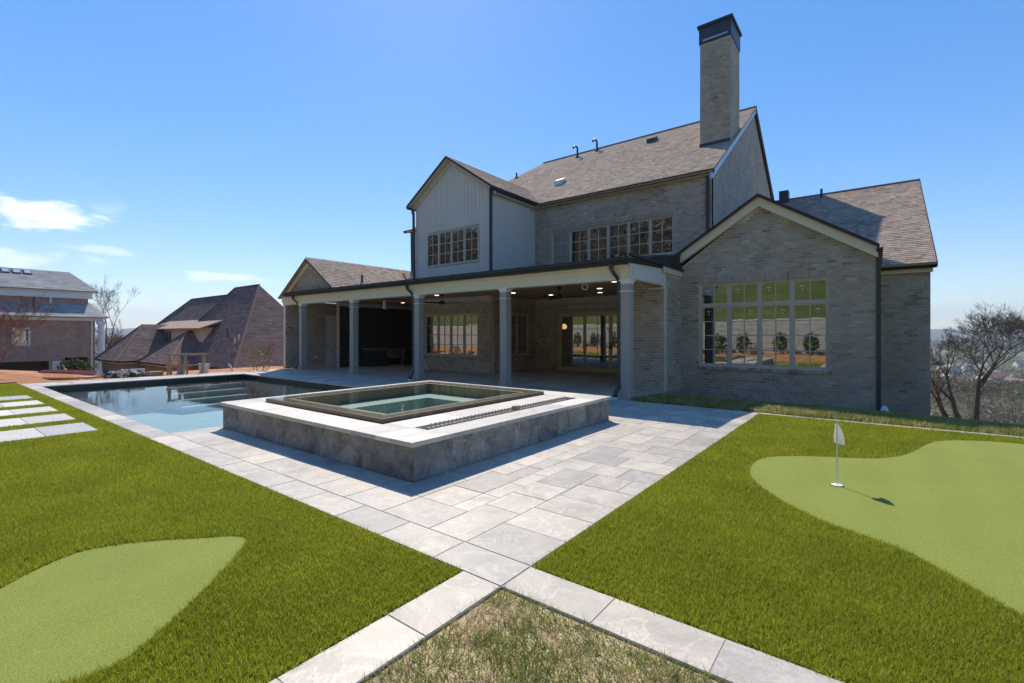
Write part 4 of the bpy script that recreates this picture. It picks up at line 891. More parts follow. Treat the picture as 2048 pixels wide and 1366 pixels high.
# left gable over the outdoor kitchen
LX, LZ, LP, LYF = -19.1, 4.75, 0.665, 10.45
lroof = roof_solid('kitchen_roof', [[(LX, LYF, LZ), (LX + 2.6, LYF, LZ - LP * 2.6), (LX + 2.6, 17.2, LZ - LP * 2.6), (LX, 17.2, LZ)], [(LX, LYF, LZ), (LX - 2.32, LYF, LZ - LP * 2.32), (LX - 2.32, 17.2, LZ - LP * 2.32), (LX, 17.2, LZ)]])
zporch = lambda y: 3.30 + 0.15 * (y - 10.2)
shingles(lroof, (LX + 2.6, LYF, LZ - LP * 2.6), (0, 1, 0), (-1, 0, LP), 6.7, 2.6 * math.hypot(1, LP), lambda p: p.z > zporch(p.y) - 0.02, seed=25)
Fl = FY(10.72)
m1 = MB(); Fl.prism(m1, [(LX - 2.1, 3.25), (LX + 2.15, 3.25), (LX + 0.0, LZ - 0.12)], -0.2, 0.0)
gwl = brick_wall(H, 'kitchen_gable_wall', Fl, LX - 2.08, LX + 2.1, 3.14, 3.30, (), [(LX - 2.08, 3.30), (LX, LZ - 0.16), (LX + 2.1, 3.30)], seed=9, lintel=False)
for sgn in (1, -1):
    ln = 2.3; e = sgn * ln; rake(Fl, (LX, LZ - 0.075), (LX + e, LZ - 0.075 - LP * ln), 0.17, 0.014, 0.12, 'rake_board', 'cream', H)
    m1 = MB(); Fl.prism(m1, [(LX, LZ - 0.03), (LX + e * 1.01, LZ - 0.03 - LP * ln * 1.01), (LX + e * 1.01, LZ - 0.07 - LP * ln * 1.01), (LX, LZ - 0.07)], 0.123, 0.29); obj('drip_edge', m1, 'dark', H)
roof_solid('link_roof', [[(-19.6, 15.2, 4.2), (-16.42, 15.2, 4.2), (-16.42, 19.0, 6.1), (-17.4, 19.0, 6.1)], [(-19.6, 15.2, 4.2), (-17.4, 19.0, 6.1), (-19.9, 19.0, 4.2)]])
# left end wall with the white door, black brick kitchen wall
kd = (12.55, 13.13, 0.05, 2.50)
brick_wall(H, 'kitchen_end_wall', FX(-21.1), 10.62, 13.4, 0.0, 3.05, [kd], seed=10, lintel=True)
m1 = MB(); m1.box(-21.3, -19.86, 13.4, 13.6, 0, 3.3); m1.box(-21.3, -21.1, 13.4, 17.2, 0, 3.3); obj('kitchen_back_wall', m1, 'brick_front', H)
m1 = MB(); f = FX(-21.1)
f.box(m1, kd[0], kd[0] + 0.07, kd[2], kd[3], -0.15, 0.01); f.box(m1, kd[0] + 0.07, kd[1], kd[3] - 0.07, kd[3], -0.15, 0.01); f.box(m1, kd[0], kd[1] + 0.02, -0.0, kd[2], -0.15, 0.06); dd = obj('door', m1, 'winframe', H)
m1 = MB(); f.box(m1, kd[0] + 0.07, kd[1], kd[2], kd[3] - 0.07, -0.06, -0.012); obj('door_leaf', m1, 'white', dd)
m1 = MB(); m1.lathe((-21.075, kd[0] + 0.14, 0), [(0.03, 1.0), (0.035, 1.03), (0.03, 1.06)], 10); obj('handle', m1, 'black', dd)
m1 = MB(); FX(-21.1).box(m1, 12.0, 12.09, 0.42, 0.52, 0.012, 0.05); obj('outlet_cover', m1, 'white', H)
brick_wall(H, 'black_brick_wall', FX(-19.66), 12.42, 17.2, 0.0, 2.84, (), None, 0, 'black_brick', 'black_mortar', False, seed=13)
m1 = MB(); m1.box(-19.9, -19.665, 12.405, 12.42, 0.0, 3.05); m1.box(-19.665, -19.60, 12.42, 17.2, 2.845, 3.05); m1.box(-21.1, -19.7, 17.15, 17.25, 0, 3.3); m1.box(-19.66, -16.4, 17.2, 17.4, 0, 3.6); obj('kitchen_trim', m1, 'brick_front', H)
m1 = MB(); m1.box(-16.62, -16.41, 14.18, 17.2, 0, 3.1); obj('bay_left_wall', m1, 'brick_side', H)

# ---- porch
PBX0, PBX1 = -20.55, -4.58
m1 = MB()                                         # tongue-and-groove ceiling
y = 10.74
while y < 17.15: m1.box(PBX0 - 0.5, PBX1, y + 0.003, y + 0.137, 3.062, 3.09, random.random()); y += 0.14
stuff(obj('ceiling_boards', m1, 'wood_ceiling', H))
m1 = MB(); m1.box(PBX0 - 0.5, PBX1, 10.7, 17.18, 3.10, 3.14); obj('ceiling_deck', m1, 'wood_ceiling', H)
m1 = MB(); m1.box(-19.75, PBX1, 10.45, 10.74, 2.84, 3.24); m1.box(-19.75, PBX1 , 10.43, 10.449, 3.02, 3.24); obj('porch_beam', m1, 'cream', H)
m1 = MB(); m1.box(-21.1, -19.76, 10.5, 10.7, 2.84, 3.24); obj('porch_beam', m1, 'cream', H)
m1 = MB(); m1.box(PBX1 + 0.003, -4.555, 10.40, 12.55, 2.84, 3.36); m1.box(-4.553, -4.535, 10.55, 12.50, 2.86, 3.18); obj('beam_end_panel', m1, 'siding', H)
m1 = MB(); m1.box(-4.56, -4.525, 12.552, 12.585, 2.80, 3.36); m1.box(-4.95, -4.525, 12.50, 12.585, 2.77, 2.80); obj('panel_trim', m1, 'white', H)
m1 = MB(); m1.prism([(-4.53, 10.2, 3.30), (-4.53, 14.0, 3.87), (-4.53, 14.0, 3.37), (-4.53, 10.2, 3.2)], (-0.06, 0, 0)); m1.box(-4.54, -4.46, 10.25, 13.95, 3.362, 3.42); obj('porch_roof_edge', m1, 'dark', H)
m1 = MB(); m1.add([(PBX0, 10.2, 3.30), (-4.5, 10.2, 3.30), (-4.5, 17.2, 4.35), (PBX0, 17.2, 4.35), (PBX0, 10.2, 3.27), (-4.5, 10.2, 3.27), (-4.5, 17.2, 4.32), (PBX0, 17.2, 4.32)], [(0, 1, 2, 3), (7, 6, 5, 4), (0, 4, 5, 1), (1, 5, 6, 2), (3, 7, 4, 0)])
pr = obj('porch_roof', m1, 'charcoal', H)
x = PBX0 + 0.2
while x < -4.6: m1 = MB(); m1.prism([(x - 0.012, 10.19, 3.30), (x + 0.012, 10.19, 3.30), (x + 0.012, 10.19, 3.345), (x - 0.012, 10.19, 3.345)], (0, 7.0, 1.05)); obj('standing_seam', m1, 'charcoal', pr); x += 0.42
def gutter(axis, a, b, c, z, parent=H, out=-1):
    """K-profile gutter along an axis, c = the wall-side coordinate, out = direction it projects"""
    prof = [(0, 0.0), (0.075, 0.0), (0.095, 0.05), (0.125, 0.075), (0.125, 0.12), (0.112, 0.12), (0.112, 0.085), (0.0, 0.085)]; m = MB()
    if axis == 'X': m.prism([(a, c + out * p, z + q) for p, q in prof], (b - a, 0, 0))
    else: m.prism([(c + out * p, a, z + q) for p, q in prof], (0, b - a, 0))
    return obj('gutter', m, 'dark', parent)
gutter('X', -20.6, -4.6, 10.36, 3.175); gutter('X', -11.66, -4.40, 17.02, 7.08); gutter('Y', 13.86, 17.0, -11.82, 7.12, out=1); gutter('X', 0.02, 1.26, 17.05, 3.34); gutter('Y', 13.86, 17.0, -16.58, 7.12, out=-1); gutter('X', -20.6, -16.7, 17.02, 7.08); gutter('Y', 13.80, 16.8, -0.02, 3.46, out=1)
m1 = MB(); m1.box(-20.61, -4.59, 10.36, 10.43, 3.12, 3.27); obj('fascia', m1, 'cream', H)
m1 = MB(); m1.box(-12.0, -4.45, 17.03, 17.185, 7.04, 7.2); m1.box(-11.99, -11.83, 14.2, 17.02, 7.06, 7.2); obj('fascia', m1, 'paint', H)
def rect_tube(pts, w, d, ax, ay):
    """rectangular pipe: half sizes along ax and ay at every point"""
    m = MB(); ax, ay = Vector(ax) * w / 2, Vector(ay) * d / 2; n = len(pts)
    for p in pts:
        p = Vector(p); m.v += [tuple(p - ax - ay), tuple(p + ax - ay), tuple(p + ax + ay), tuple(p - ax + ay)]
    for i in range(n - 1):
        for k in range(4): m.f.append((i * 4 + k, i * 4 + (k + 1) % 4, i * 4 + 4 + (k + 1) % 4, i * 4 + 4 + k)); m.t.append(0.5)
    m.f += [(3, 2, 1, 0), tuple(4 * (n - 1) + k for k in range(4))]; m.t += [0.5, 0.5]; return m
COLX = [-19.55, -15.8, -12.1, -8.42, -4.72]; CYY = 10.59
for i, cx in enumerate(COLX):
    m1 = MB(); h = 0.115; m1.box(cx - h, cx + h, CYY - h, CYY + h, 0.23, 2.74); c = obj('porch_column', m1, 'column', H)
    m1 = MB(); m1.box(cx - h - 0.022, cx + h + 0.022, CYY - h - 0.022, CYY + h + 0.022, 0, 0.215)
    m1.prism([(cx - h - 0.022, CYY - h - 0.022, 0.215), (cx + h + 0.022, CYY - h - 0.022, 0.215), (cx + h + 0.022, CYY + h + 0.022, 0.215), (cx - h - 0.022, CYY + h + 0.022, 0.215)], (0, 0, 0.018)); obj('plinth', m1, 'column', c)
    m1 = MB()
    for e, z0, z1 in ((0.001, 2.74, 2.785), (0.018, 2.785, 2.81), (0.036, 2.81, 2.84)): m1.box(cx - h - e, cx + h + e, CYY - h - e, CYY + h + e, z0, z1)
    obj('capital', m1, 'white', c); m1 = MB(); m1.box(cx - h - 0.016, cx + h + 0.016, CYY - h - 0.016, CYY + h + 0.016, 2.555, 2.575); obj('neck_band', m1, 'white', c)
    if i in (0, 2, 4):
        dx = cx - 0.19; yy = CYY - 0.09
        m1 = rect_tube([(dx - 0.08, 10.29, 3.20), (dx - 0.08, 10.29, 3.10), (dx - 0.05, 10.32, 3.02), (dx + 0.02, yy - 0.04, 2.86), (dx + 0.03, yy, 2.76), (dx + 0.03, yy, 0.34), (dx + 0.02, yy - 0.03, 0.24), (dx - 0.03, yy - 0.1, 0.13), (dx - 0.03, yy - 0.1, 0.03)], 0.085, 0.07, (1, 0, 0), (0, 1, 0)); ds = obj('downspout', m1, 'charcoal', H)
        m1 = MB(); m1.box(dx - 0.09, dx + 0.03, yy - 0.16, yy - 0.04, 0.001, 0.045); obj('boot', m1, 'white', ds)
def downspout(pts, ax=(1, 0, 0), ay=(0, 1, 0), w=0.09, d=0.07, mat='charcoal'): return obj('downspout', rect_tube(pts, w, d, ax, ay), mat, H)
downspout([(-4.66, 17.10, 7.12), (-4.66, 17.13, 7.0), (-4.66, 17.13, 3.9)], w=0.11)
downspout([(-11.88, 14.02, 7.15), (-11.90, 14.05, 7.03), (-11.94, 14.10, 6.85), (-11.95, 14.11, 3.9)], w=0.11)
downspout([(-16.48, 14.02, 7.15), (-16.46, 14.08, 6.95), (-16.45, 14.11, 3.8)], w=0.1)
downspout([(0.04, 13.95, 3.5), (0.04, 13.95, 3.35), (0.02, 14.0, 3.2), (0.02, 14.02, -0.5)], w=0.09, d=0.1)
downspout([(-20.1, 17.05, 7.1), (-20.1, 17.1, 4.0)])
m1 = MB(); m1.lathe((0.12, 13.99, -0.28), [(0.03, 0.16), (0.06, 0.12), (0.085, 0.05), (0.09, 0.0)], 14); obj('utility_cap', m1, 'white', H)
# chimney
CX0, CX1, CY0, CY1 = -5.70, -4.55, 19.86, 21.32
ch = brick_wall(H, 'chimney', FY(CY0), CX0, CX1 - 0.012, 8.8, 13.26, seed=15, lintel=False, thick=0.18)
m1 = MB(); m1.box(CX0, CX1 + 0.012, CY0 + 0.181, CY1, 8.4, 13.26); m1.box(CX1 - 0.01, CX1 + 0.011, CY0 - 0.011, CY0 + 0.18, 8.4, 13.26); obj('flue_stack', m1, 'brick_side', ch)
m1 = MB(); m1.box(CX0 - 0.03, CX1 + 0.04, CY0 - 0.04, CY1 + 0.03, 13.26, 13.92); m1.box(CX0 - 0.09, CX1 + 0.10, CY0 - 0.10, CY1 + 0.09, 13.92, 14.02); obj('chimney_cap', m1, 'charcoal', ch)
m1 = MB(); m1.box(CX0 + 0.12, CX1 - 0.1, CY0 - 0.045, CY0 - 0.041, 13.36, 13.42); obj('vent_slot', m1, 'galv', ch)
m1 = MB(); m1.box(CX0 - 0.02, CX1 - 0.0, CY0 - 0.03, CY0 - 0.014, zmain(CY0) - 0.1, zmain(CY0) + 0.12); obj('flashing', m1, 'charcoal', ch)
# roof vents and pipes
def roofp(x, y): return Vector((x, y, zmain(y)))
for x, y in ((-13.52, 23.59), (-12.46, 23.92)):
    p = roofp(x, y); m1 = MB(); m1.tube([p, p + Vector((0, 0, 0.5)), p + Vector((-0.03, -0.02, 0.6)), p + Vector((-0.12, -0.06, 0.64)), p + Vector((-0.2, -0.09, 0.6)), p + Vector((-0.21, -0.1, 0.53))], 0.055, 8); m1.lathe(p, [(0.16, -0.1), (0.1, 0.06), (0.06, 0.12)], 10); obj('vent_pipe', m1, 'charcoal', H)
for (x, y), mt in (((-12.03, 19.33), 'plastic'), ((-8.88, 22.89), 'charcoal')):
    p = roofp(x, y); m1 = MB(); m1.prism([p + Vector((-0.2, -0.2, -0.13)), p + Vector((0.2, -0.2, -0.13)), p + Vector((0.2, -0.2, 0.1)), p + Vector((-0.2, -0.2, 0.1))], (0, 0.42, 0.2)); obj('roof_vent', m1, mt, H)
p = roofp(-17.0, 22.45); m1 = MB(); m1.tube([p, p + Vector((0, 0, 0.3))], 0.05, 8); m1.lathe(p, [(0.15, -0.1), (0.08, 0.06)], 10); obj('vent_pipe', m1, 'charcoal', H)
m1 = MB(); m1.box(-3.35, -3.0, 23.1, 23.5, 7.1, 7.68); obj('roof_vent', m1, 'charcoal', H)
m1 = MB(); m1.tube([(-1.82, 23.1, 7.1), (-1.82, 23.1, 7.5)], 0.045, 8); obj('vent_pipe', m1, 'charcoal', H)
m1 = MB(); m1.tube([(-17.75, 12.3, 3.7), (-17.75, 12.3, 4.12)], 0.045, 8); m1.lathe((-17.75, 12.3, 3.75), [(0.14, -0.05), (0.07, 0.1)], 10); obj('vent_pipe', m1, 'charcoal', H)
# recessed lights; several are added, and all glow to brighten the porch
for x, y in ((-20.2, 11.6), (-19.0, 12.9), (-18.2, 14.9), (-10.6, 13.8), (-14.2, 11.5), (-17.6, 12.2), (-15.2, 12.4), (-10.2, 12.2), (-6.0, 12.6), (-6.4, 15.4), (-8.0, 15.6), (-10.0, 15.4), (-7.3, 14.2), (-13.6, 12.8)):
    m1 = MB(); m1.lathe((x, y, 3.055), [(0.085, 0.0), (0.085, 0.008)], 16); obj('downlight', m1, 'downlight_fill', H)
m1 = MB(); m1.lathe((-16.8, 12.77, 2.62), [(0.07, 0.0), (0.075, 0.02), (0.075, 0.42), (0.04, 0.44)], 16); tag(obj('cylinder_lamp', m1, 'plastic'), 'pale cylinder lamp hanging from the porch ceiling by the black brick', 'lamp')
# ceiling fans
def fan(x, y, a0, label):
    t = thing('ceiling_fan', (x, y, 2.7), label, 'fan', 'porch ceiling fans')
    m1 = MB(); m1.lathe((x, y, 2.95), [(0.06, 0.11), (0.07, 0.06), (0.02, 0.03)], 14); m1.tube([(x, y, 2.98), (x, y, 2.8)], 0.014, 8); obj('downrod', m1, 'black', t)
    m1 = MB(); m1.lathe((x, y, 2.68), [(0.04, 0.0), (0.10, 0.02), (0.11, 0.08), (0.07, 0.13)], 18); obj('motor', m1, 'black', t)
    for k in range(3):
        a = a0 + k * 2 * math.pi / 3; d = Vector((math.cos(a), math.sin(a), 0)); n_ = Vector((-d.y, d.x, 0)); c0 = Vector((x, y, 2.72)); m1 = MB()
        P = [c0 + d * 0.08 + n_ * 0.05, c0 + d * 0.75 + n_ * 0.075, c0 + d * 0.80 + n_ * 0.03, c0 + d * 0.80 - n_ * 0.05, c0 + d * 0.08 - n_ * 0.04]
        m1.prism([q + Vector((0, 0, 0.018 * ((q - c0) @ n_) / 0.06)) for q in P], (0, 0, 0.01)); obj('blade', m1, 'black', t)
fan(-8.08, 12.92, 0.45, 'black three-blade ceiling fan over the sliding doors'); fan(-13.1, 12.6, 0.3, 'black three-blade ceiling fan near the outdoor kitchen')
m1 = MB(); c = Vector((-6.09, 11.02, 2.79)); m1.tube([c + RV * 0.075 * math.cos(a) + Vector((0, 0, 0.075 * math.sin(a))) for a in [2 * math.pi * k / 16 for k in range(17)]], 0.014, 6); m1.tube([c + Vector((0, 0, 0.08)) - RV * 0.04, (c.x - 0.05, c.y, 3.06)], 0.008, 5)
tag(obj('cable_coil', m1, 'plastic'), 'loop of white cable hanging from the porch ceiling', 'cable')
# interior pendant
t = thing('pendant_lamp', (-11.3 + 0.9, 18.6, 1.75), 'glowing amber globe pendant behind the sliding doors', 'lamp')
pp = on_Y(1128, 653, 18.6); m1 = MB(); m1.lathe((pp.x, pp.y, pp.z - 0.13), [(0.03, 0.0), (0.1, 0.03), (0.14, 0.1), (0.14, 0.14), (0.1, 0.22), (0.03, 0.25)], 18); obj('globe', m1, 'lamp', t, True)
m1 = MB(); m1.tube([(pp.x, pp.y, pp.z + 0.11), (pp.x, pp.y, 3.58)], 0.006, 5); obj('cord', m1, 'black', t)
# outdoor kitchen counter
k = thing('outdoor_kitchen', (-19.3, 14.7, 0), 'black brick grill counter against the black brick wall', 'counter')
brick_wall(k, 'counter_front', FX(-18.95), 13.6, 16.4, 0.0, 0.84, [(14.55, 15.6, 0.42, 0.84), (14.7, 15.5, 0.05, 0.36)], None, 0, 'black_brick', 'black_mortar', False, thick=0.1, seed=17)
brick_wall(k, 'counter_end', FY(13.6), -19.66, -18.95, 0.0, 0.84, (), None, 0, 'black_brick', 'black_mortar', False, thick=0.1, seed=18)
m1 = MB(); m1.box(-19.66, -18.92, 13.57, 16.5, 0.843, 0.885); obj('countertop', m1, 'charcoal', k)
m1 = MB(); m1.box(-19.5, -18.99, 14.56, 15.59, 0.43, 0.838); obj('grill', m1, 'steel', k)
m1 = MB(); m1.tube([(-18.95, 14.7, 0.78), (-18.9, 14.7, 0.78), (-18.9, 15.45, 0.78), (-18.95, 15.45, 0.78)], 0.012, 6); obj('handle', m1, 'steel', k)
# things left by the window wall
b0 = on_ground(854, 739); m1 = MB(); q0 = Vector((b0.x, b0.y, 0.0)); q1 = Vector((b0.x - 0.5, 14.14, 0.62)); dr = (q1 - q0).normalized(); sd_ = Vector((0.35, 0.93, 0)).normalized() * 0.09
m1.prism([q0 - sd_, q0 + sd_, q1 + sd_, q1 - sd_], (0.0, 0.0, 0.03)); tag(obj('board', m1, 'plastic'), 'pale board leaning on the brick below the porch window', 'board')
m1 = MB(); q = on_ground(838, 741); m1.lathe((q.x, q.y, 0.0), [(0.13, 0.0), (0.15, 0.05), (0.15, 0.28), (0.12, 0.34), (0.05, 0.36)], 16); tag(obj('yellow_tub', m1, 'yellow'), 'yellow plastic tub on the porch behind a column', 'tub')
# ------------------------------------------------------------------ trees
def bare_tree(rootpos, height, seed, stems=1, spread=0.55, mat='bark', r0=None, levels=6, twig=1.0, lean=None, straight=False, dense=False):
    R = random.Random(seed); trunk = MB(); crown = MB(); r0 = r0 or height * 0.022
    def grow(p, d, L, r, lev):
        n = 3 if lev < 3 else 2; pts = [p]; rs = [r]; q = p; dd = d
        for i in range(n):
            jj = 0.04 if (lev == 0 and straight) else 0.13; dd = (dd + Vector((R.gauss(0, jj), R.gauss(0, jj), R.gauss(0.03, 0.08)))).normalized(); q = q + dd * (L / n); pts.append(q); rs.append(r * (1 - 0.38 * (i + 1) / n))
        (trunk if lev < 2 else crown).tube(pts, rs, 6 if lev < 2 else (4 if lev < 4 else 3), R.random(), False)
        if lev >= levels: return
        k = R.choice((3, 3, 4) if dense else (2, 3, 3)) if lev < levels - 1 else R.choice((2, 3, 4))
        for c in range(k):
            a = R.uniform(0, 6.283); sp = spread * R.uniform(0.5, 1.3) * (1.0 if c else 0.5); ref = Vector((math.cos(a), math.sin(a), R.uniform(-0.1, 0.5)))
            nd = (dd * (1 - 0.35 * sp) + ref * sp).normalized(); f = R.uniform(0.45, 1.0) if c else 1.0
            base = pts[-1] if f > 0.8 else pts[-2] + (pts[-1] - pts[-2]) * R.random()
            grow(base, nd, L * R.uniform(0.6, 0.82), max(0.006 * twig, rs[-1] * R.uniform(0.55, 0.85)), lev + 1)
        if lev >= 1 and R.random() < 0.8:             # side shoots
            a = R.uniform(0, 6.283); grow(pts[1], (dd + Vector((math.cos(a), math.sin(a), 0.3)) * 0.9).normalized(), L * 0.5, max(0.006 * twig, rs[1] * 0.4), min(levels, lev + 2))
    for s in range(stems):
        a = 6.283 * s / max(1, stems) + R.uniform(-0.4, 0.4); tilt = 0.0 if stems == 1 else R.uniform(0.12, 0.42)
        d = Vector((math.cos(a) * tilt, math.sin(a) * tilt, 1)).normalized()
        if lean is not None: d = Vector(lean[s]).normalized()
        grow(Vector(rootpos) + Vector((math.cos(a), math.sin(a), 0)) * (0.25 if stems > 1 else 0), d, height * (0.40 if straight else 0.30) * R.uniform(0.9, 1.1), r0 * R.uniform(0.8, 1.1), 0)
    return trunk, crown
def plant_tree(pos, trunk, crown, label, mat='bark', name='bare_tree', group=None):
    t = thing(name, pos, label, 'tree', group); obj('trunk', trunk, mat, t); obj('crown', crown, mat, t); return t
def tree_copy(src, pos, rot, sc, label, group):
    t = src.copy(); COL.objects.link(t); t.location = pos; t.rotation_euler = (0, 0, rot); t.scale = (sc, sc, sc); t['label'] = label; t['group'] = group
    for ch in src.children:
        c = ch.copy(); COL.objects.link(c); c.parent = t
    return t
# right: two bare trees on the slope behind the house
def ground_at(px, py, t):
    p = at(px, py, t); return Vector((p.x, p.y, hfun(p.x, p.y)))
R3 = lambda a, b: (RV.x * a + FV.x * b, RV.y * a + FV.y * b)
p = ground_at(1950, 845, 30); tr, cr = bare_tree(p, 7.4, 4, 1, 0.9, r0=0.24, levels=7, twig=1.2, straight=True, dense=True); plant_tree(p, tr, cr, 'bare tree with a single straight trunk on the slope right of the house')
p = ground_at(1915, 845, 29); tr, cr = bare_tree(p, 7.6, 9, 2, 0.55, r0=0.15, levels=6, twig=1.2, lean=[(*R3(-0.55, 0.1), 1), (*R3(-0.28, -0.1), 1)]); plant_tree(p, tr, cr, 'bare twin-stemmed tree leaning towards the brick wing')
# left: tree behind the grey-roofed house, russet bush at the frame edge
p = at(222, 740, 62); p.z = -4; tr, cr = bare_tree(p, 13.0, 14, 1, 0.6, r0=0.2, levels=6, twig=2.0); plant_tree(p, tr, cr, 'bare tree between the two neighbouring houses')
p = at(-18, 740, 33); p.z = -2.6; tr, cr = bare_tree(p, 7.0, 23, 5, 0.5, 'bark_red', 0.06, 6, 1.3); plant_tree(p, tr, cr, 'russet multi-stemmed bare bush in front of the red brick house', 'bark_red')
for i, (px, t_, h_) in enumerate(((225, 58, 6.5), (252, 60, 6.0), (240, 64, 7))):
    p = at(px, 740, t_); p.z = -4.4; tr, cr = bare_tree(p, h_, 31 + i, 4, 0.5, 'bark_red', 0.06, 5, 2.0); plant_tree(p, tr, cr, 'low russet thicket between the neighbouring houses', 'bark_red', 'thicket_bush', 'russet thicket')
# wood on the hillside behind the photographer
Rw = random.Random(77); protos = []
for s in range(3):
    tr, cr = bare_tree(Vector((0, 0, 0)), 11, 50 + s, 1, 0.55, r0=0.2, levels=5, twig=4.0)
    x, y = Rw.uniform(-60, 20), -34; t = thing('hillside_tree', (0, 0, 0), 'leafless tree of the wood on the hillside', 'tree', 'hillside wood'); WORLDOFF.pop(t.name); obj('trunk', tr, 'bark', t); obj('crown', cr, 'bark', t); protos.append(t)
    t.location = (x, y, hill_z(x, y) - 0.2)
for i in range(75):
    x, y = Rw.uniform(-95, 45), Rw.uniform(-62, -30); tree_copy(protos[i % 3], (x, y, hill_z(x, y) - 0.2), Rw.uniform(0, 6.28), Rw.uniform(0.7, 1.2), 'leafless tree of the wood on the hillside', 'hillside wood')
def leaf_blob(mb, c, rx, rz, n, size, R, up=0.0):
    for _ in range(n):
        a, b = R.uniform(0, 6.283), math.acos(R.uniform(-1, 1)); q = R.uniform(0.55, 1.05) * (1 + 0.18 * math.sin(3 * a + c[0]) * math.sin(2 * b))
        p = Vector((c[0] + rx * q * math.sin(b) * math.cos(a), c[1] + rx * q * math.sin(b) * math.sin(a), c[2] + rz * q * math.cos(b)))
        u = Vector((R.gauss(0, 1), R.gauss(0, 1), R.gauss(0, 1))).normalized() * size * R.uniform(0.6, 1.3); v = Vector((R.gauss(0, 1), R.gauss(0, 1), R.gauss(0.3, 1))).normalized().cross(u) * 0.45
        mb.add([p - u, p + v, p + u, p - v], [(0, 1, 2, 3)], R.random())
Rs = random.Random(8)
for i in range(16):                                # young evergreens along the retaining wall
    x = -24 + i * 1.75 + Rs.uniform(-0.15, 0.15); t = thing('evergreen_shrub', (x, -4.2, 0.3), 'young evergreen shrub in the mulch before the pale retaining wall', 'shrub', 'shrubs along the retaining wall')
    m1 = MB(); m1.tube([(x, -4.2, 0.3), (x, -4.2, 0.8)], 0.025, 5); obj('stem', m1, 'bark', t); m1 = MB(); leaf_blob(m1, (x, -4.2, 0.98), 0.45 * Rs.uniform(0.85, 1.1), 0.68, 700, 0.085, Rs); obj('foliage', m1, 'leaf', t)

# ------------------------------------------------------------------ neighbouring houses on the left
def hip(parent, x0, x1, y0, y1, ze, zr, hx, mat, name='roof', left=True, seed=1, yr=None):
    """hip roof, ridge along X: hx = hip run at the ends"""
    yr = yr or (y0 + y1) / 2; xa, xb = (x0 + hx if left else x0), x1 - hx
    r = roof_solid(name, [[(x0, y0, ze), (x1, y0, ze), (xb, yr, zr), (xa, yr, zr)], [(x0, y1, ze), (x1, y1, ze), (xb, yr, zr), (xa, yr, zr)], [(x1, y0, ze), (x1, y1, ze), (xb, yr, zr)], [(x0, y0, ze), (x0, y1, ze), (xa, yr, zr)]], mat, parent, 0.1)
    s1 = (zr - ze) / (yr - y0); s2 = (zr - ze) / hx
    def in1(p):
        k = (p.z - ze) / (zr - ze); return x0 + (hx * k if left else 0) <= p.x <= x1 - hx * k
    shingles(r, (x0, y0, ze), (1, 0, 0), (0, 1, s1), x1 - x0, math.hypot(yr - y0, zr - ze), in1, mat, 0.45, 0.18, 0, seed)
    def in2(p):
        k = (p.z - ze) / (zr - ze); return y0 + (yr - y0) * k <= p.y <= y1 - (y1 - yr) * k
    shingles(r, (x1, y0, ze), (0, 1, 0), (-1, 0, s2), y1 - y0, math.hypot(hx, zr - ze), in2, mat, 0.45, 0.18, 0, seed + 1)
    m1 = MB(); m1.tube([(x1, y0, ze + 0.02), (xb, yr, zr + 0.02)], 0.09, 5, 0.75); m1.tube([(xa, yr, zr + 0.02), (xb, yr, zr + 0.02)], 0.08, 5, 0.2)
    if left: m1.tube([(x0, y0, ze + 0.02), (xa, yr, zr + 0.02)], 0.09, 5, 0.3)
    obj('hip_cap', m1, mat, r); return r
A = thing('shingled_house', (-44, 18, -3.6), 'neighbouring house with steep brown shingle hip roofs below the pool', 'house')
E0 = at(467, 738, 33)
hip(A, -52, E0.x, E0.y, 23.0, E0.z, 5.70, 5.9, 'shingle_brown', 'main_roof', True, 61)
hip(A, -66, -36.5, E0.y + 0.05, 23.0, E0.z, 5.15, 9.4, 'shingle_brown', 'rear_roof', True, 67)
m1 = MB(); m1.box(-60, E0.x - 0.5, E0.y + 0.5, 22.5, -3.7, E0.z + 0.05); obj('wall', m1, 'tan_brick', A)
def yhip(parent, x0, x1, y0, y1, ze, zr, hy, mat, name, seed):
    """hip roof, ridge along Y, hipped at its front"""
    xm = (x0 + x1) / 2; ya = y0 + hy; s = (zr - ze) / (x1 - xm)
    r = roof_solid(name, [[(x0, y0, ze), (x1, y0, ze), (xm, ya, zr)], [(x1, y0, ze), (x1, y1, ze), (xm, y1, zr), (xm, ya, zr)], [(x0, y0, ze), (x0, y1, ze), (xm, y1, zr), (xm, ya, zr)]], mat, parent, 0.1)
    shingles(r, (x0, y0, ze), (1, 0, 0), (0, hy, zr - ze), x1 - x0, math.hypot(hy, zr - ze), lambda p: x0 + (xm - x0) * (p.z - ze) / (zr - ze) <= p.x <= x1 - (x1 - xm) * (p.z - ze) / (zr - ze), mat, 0.45, 0.18, 0, seed)
    shingles(r, (x1, y0, ze), (0, 1, 0), (-(x1 - xm), 0, zr - ze), y1 - y0, math.hypot(x1 - xm, zr - ze), lambda p: p.y >= y0 + hy * (p.z - ze) / (zr - ze), mat, 0.45, 0.18, 0, seed + 1)
    m1 = MB(); m1.tube([(x1, y0, ze + 0.02), (xm, ya, zr + 0.02)], 0.09, 5, 0.75); m1.tube([(x0, y0, ze + 0.02), (xm, ya, zr + 0.02)], 0.08, 5, 0.3); obj('hip_cap', m1, mat, r)
    m1 = MB(); m1.box(x0 + 0.4, x1 - 0.4, y0 + 0.4, y1, -3.7, ze - 0.25); obj('wall', m1, 'tan_brick', parent)
    m1 = MB(); m1.box(x0 + 0.2, x1 - 0.2, y0 + 0.2, y1, ze - 0.26, ze - 0.02); obj('eave_board', m1, 'cream', parent)
    gutter('X', x0, x1, y0 + 0.02, ze - 0.14, parent); gutter('Y', y0, y1, x1 - 0.02, ze - 0.14, parent, 1); return r
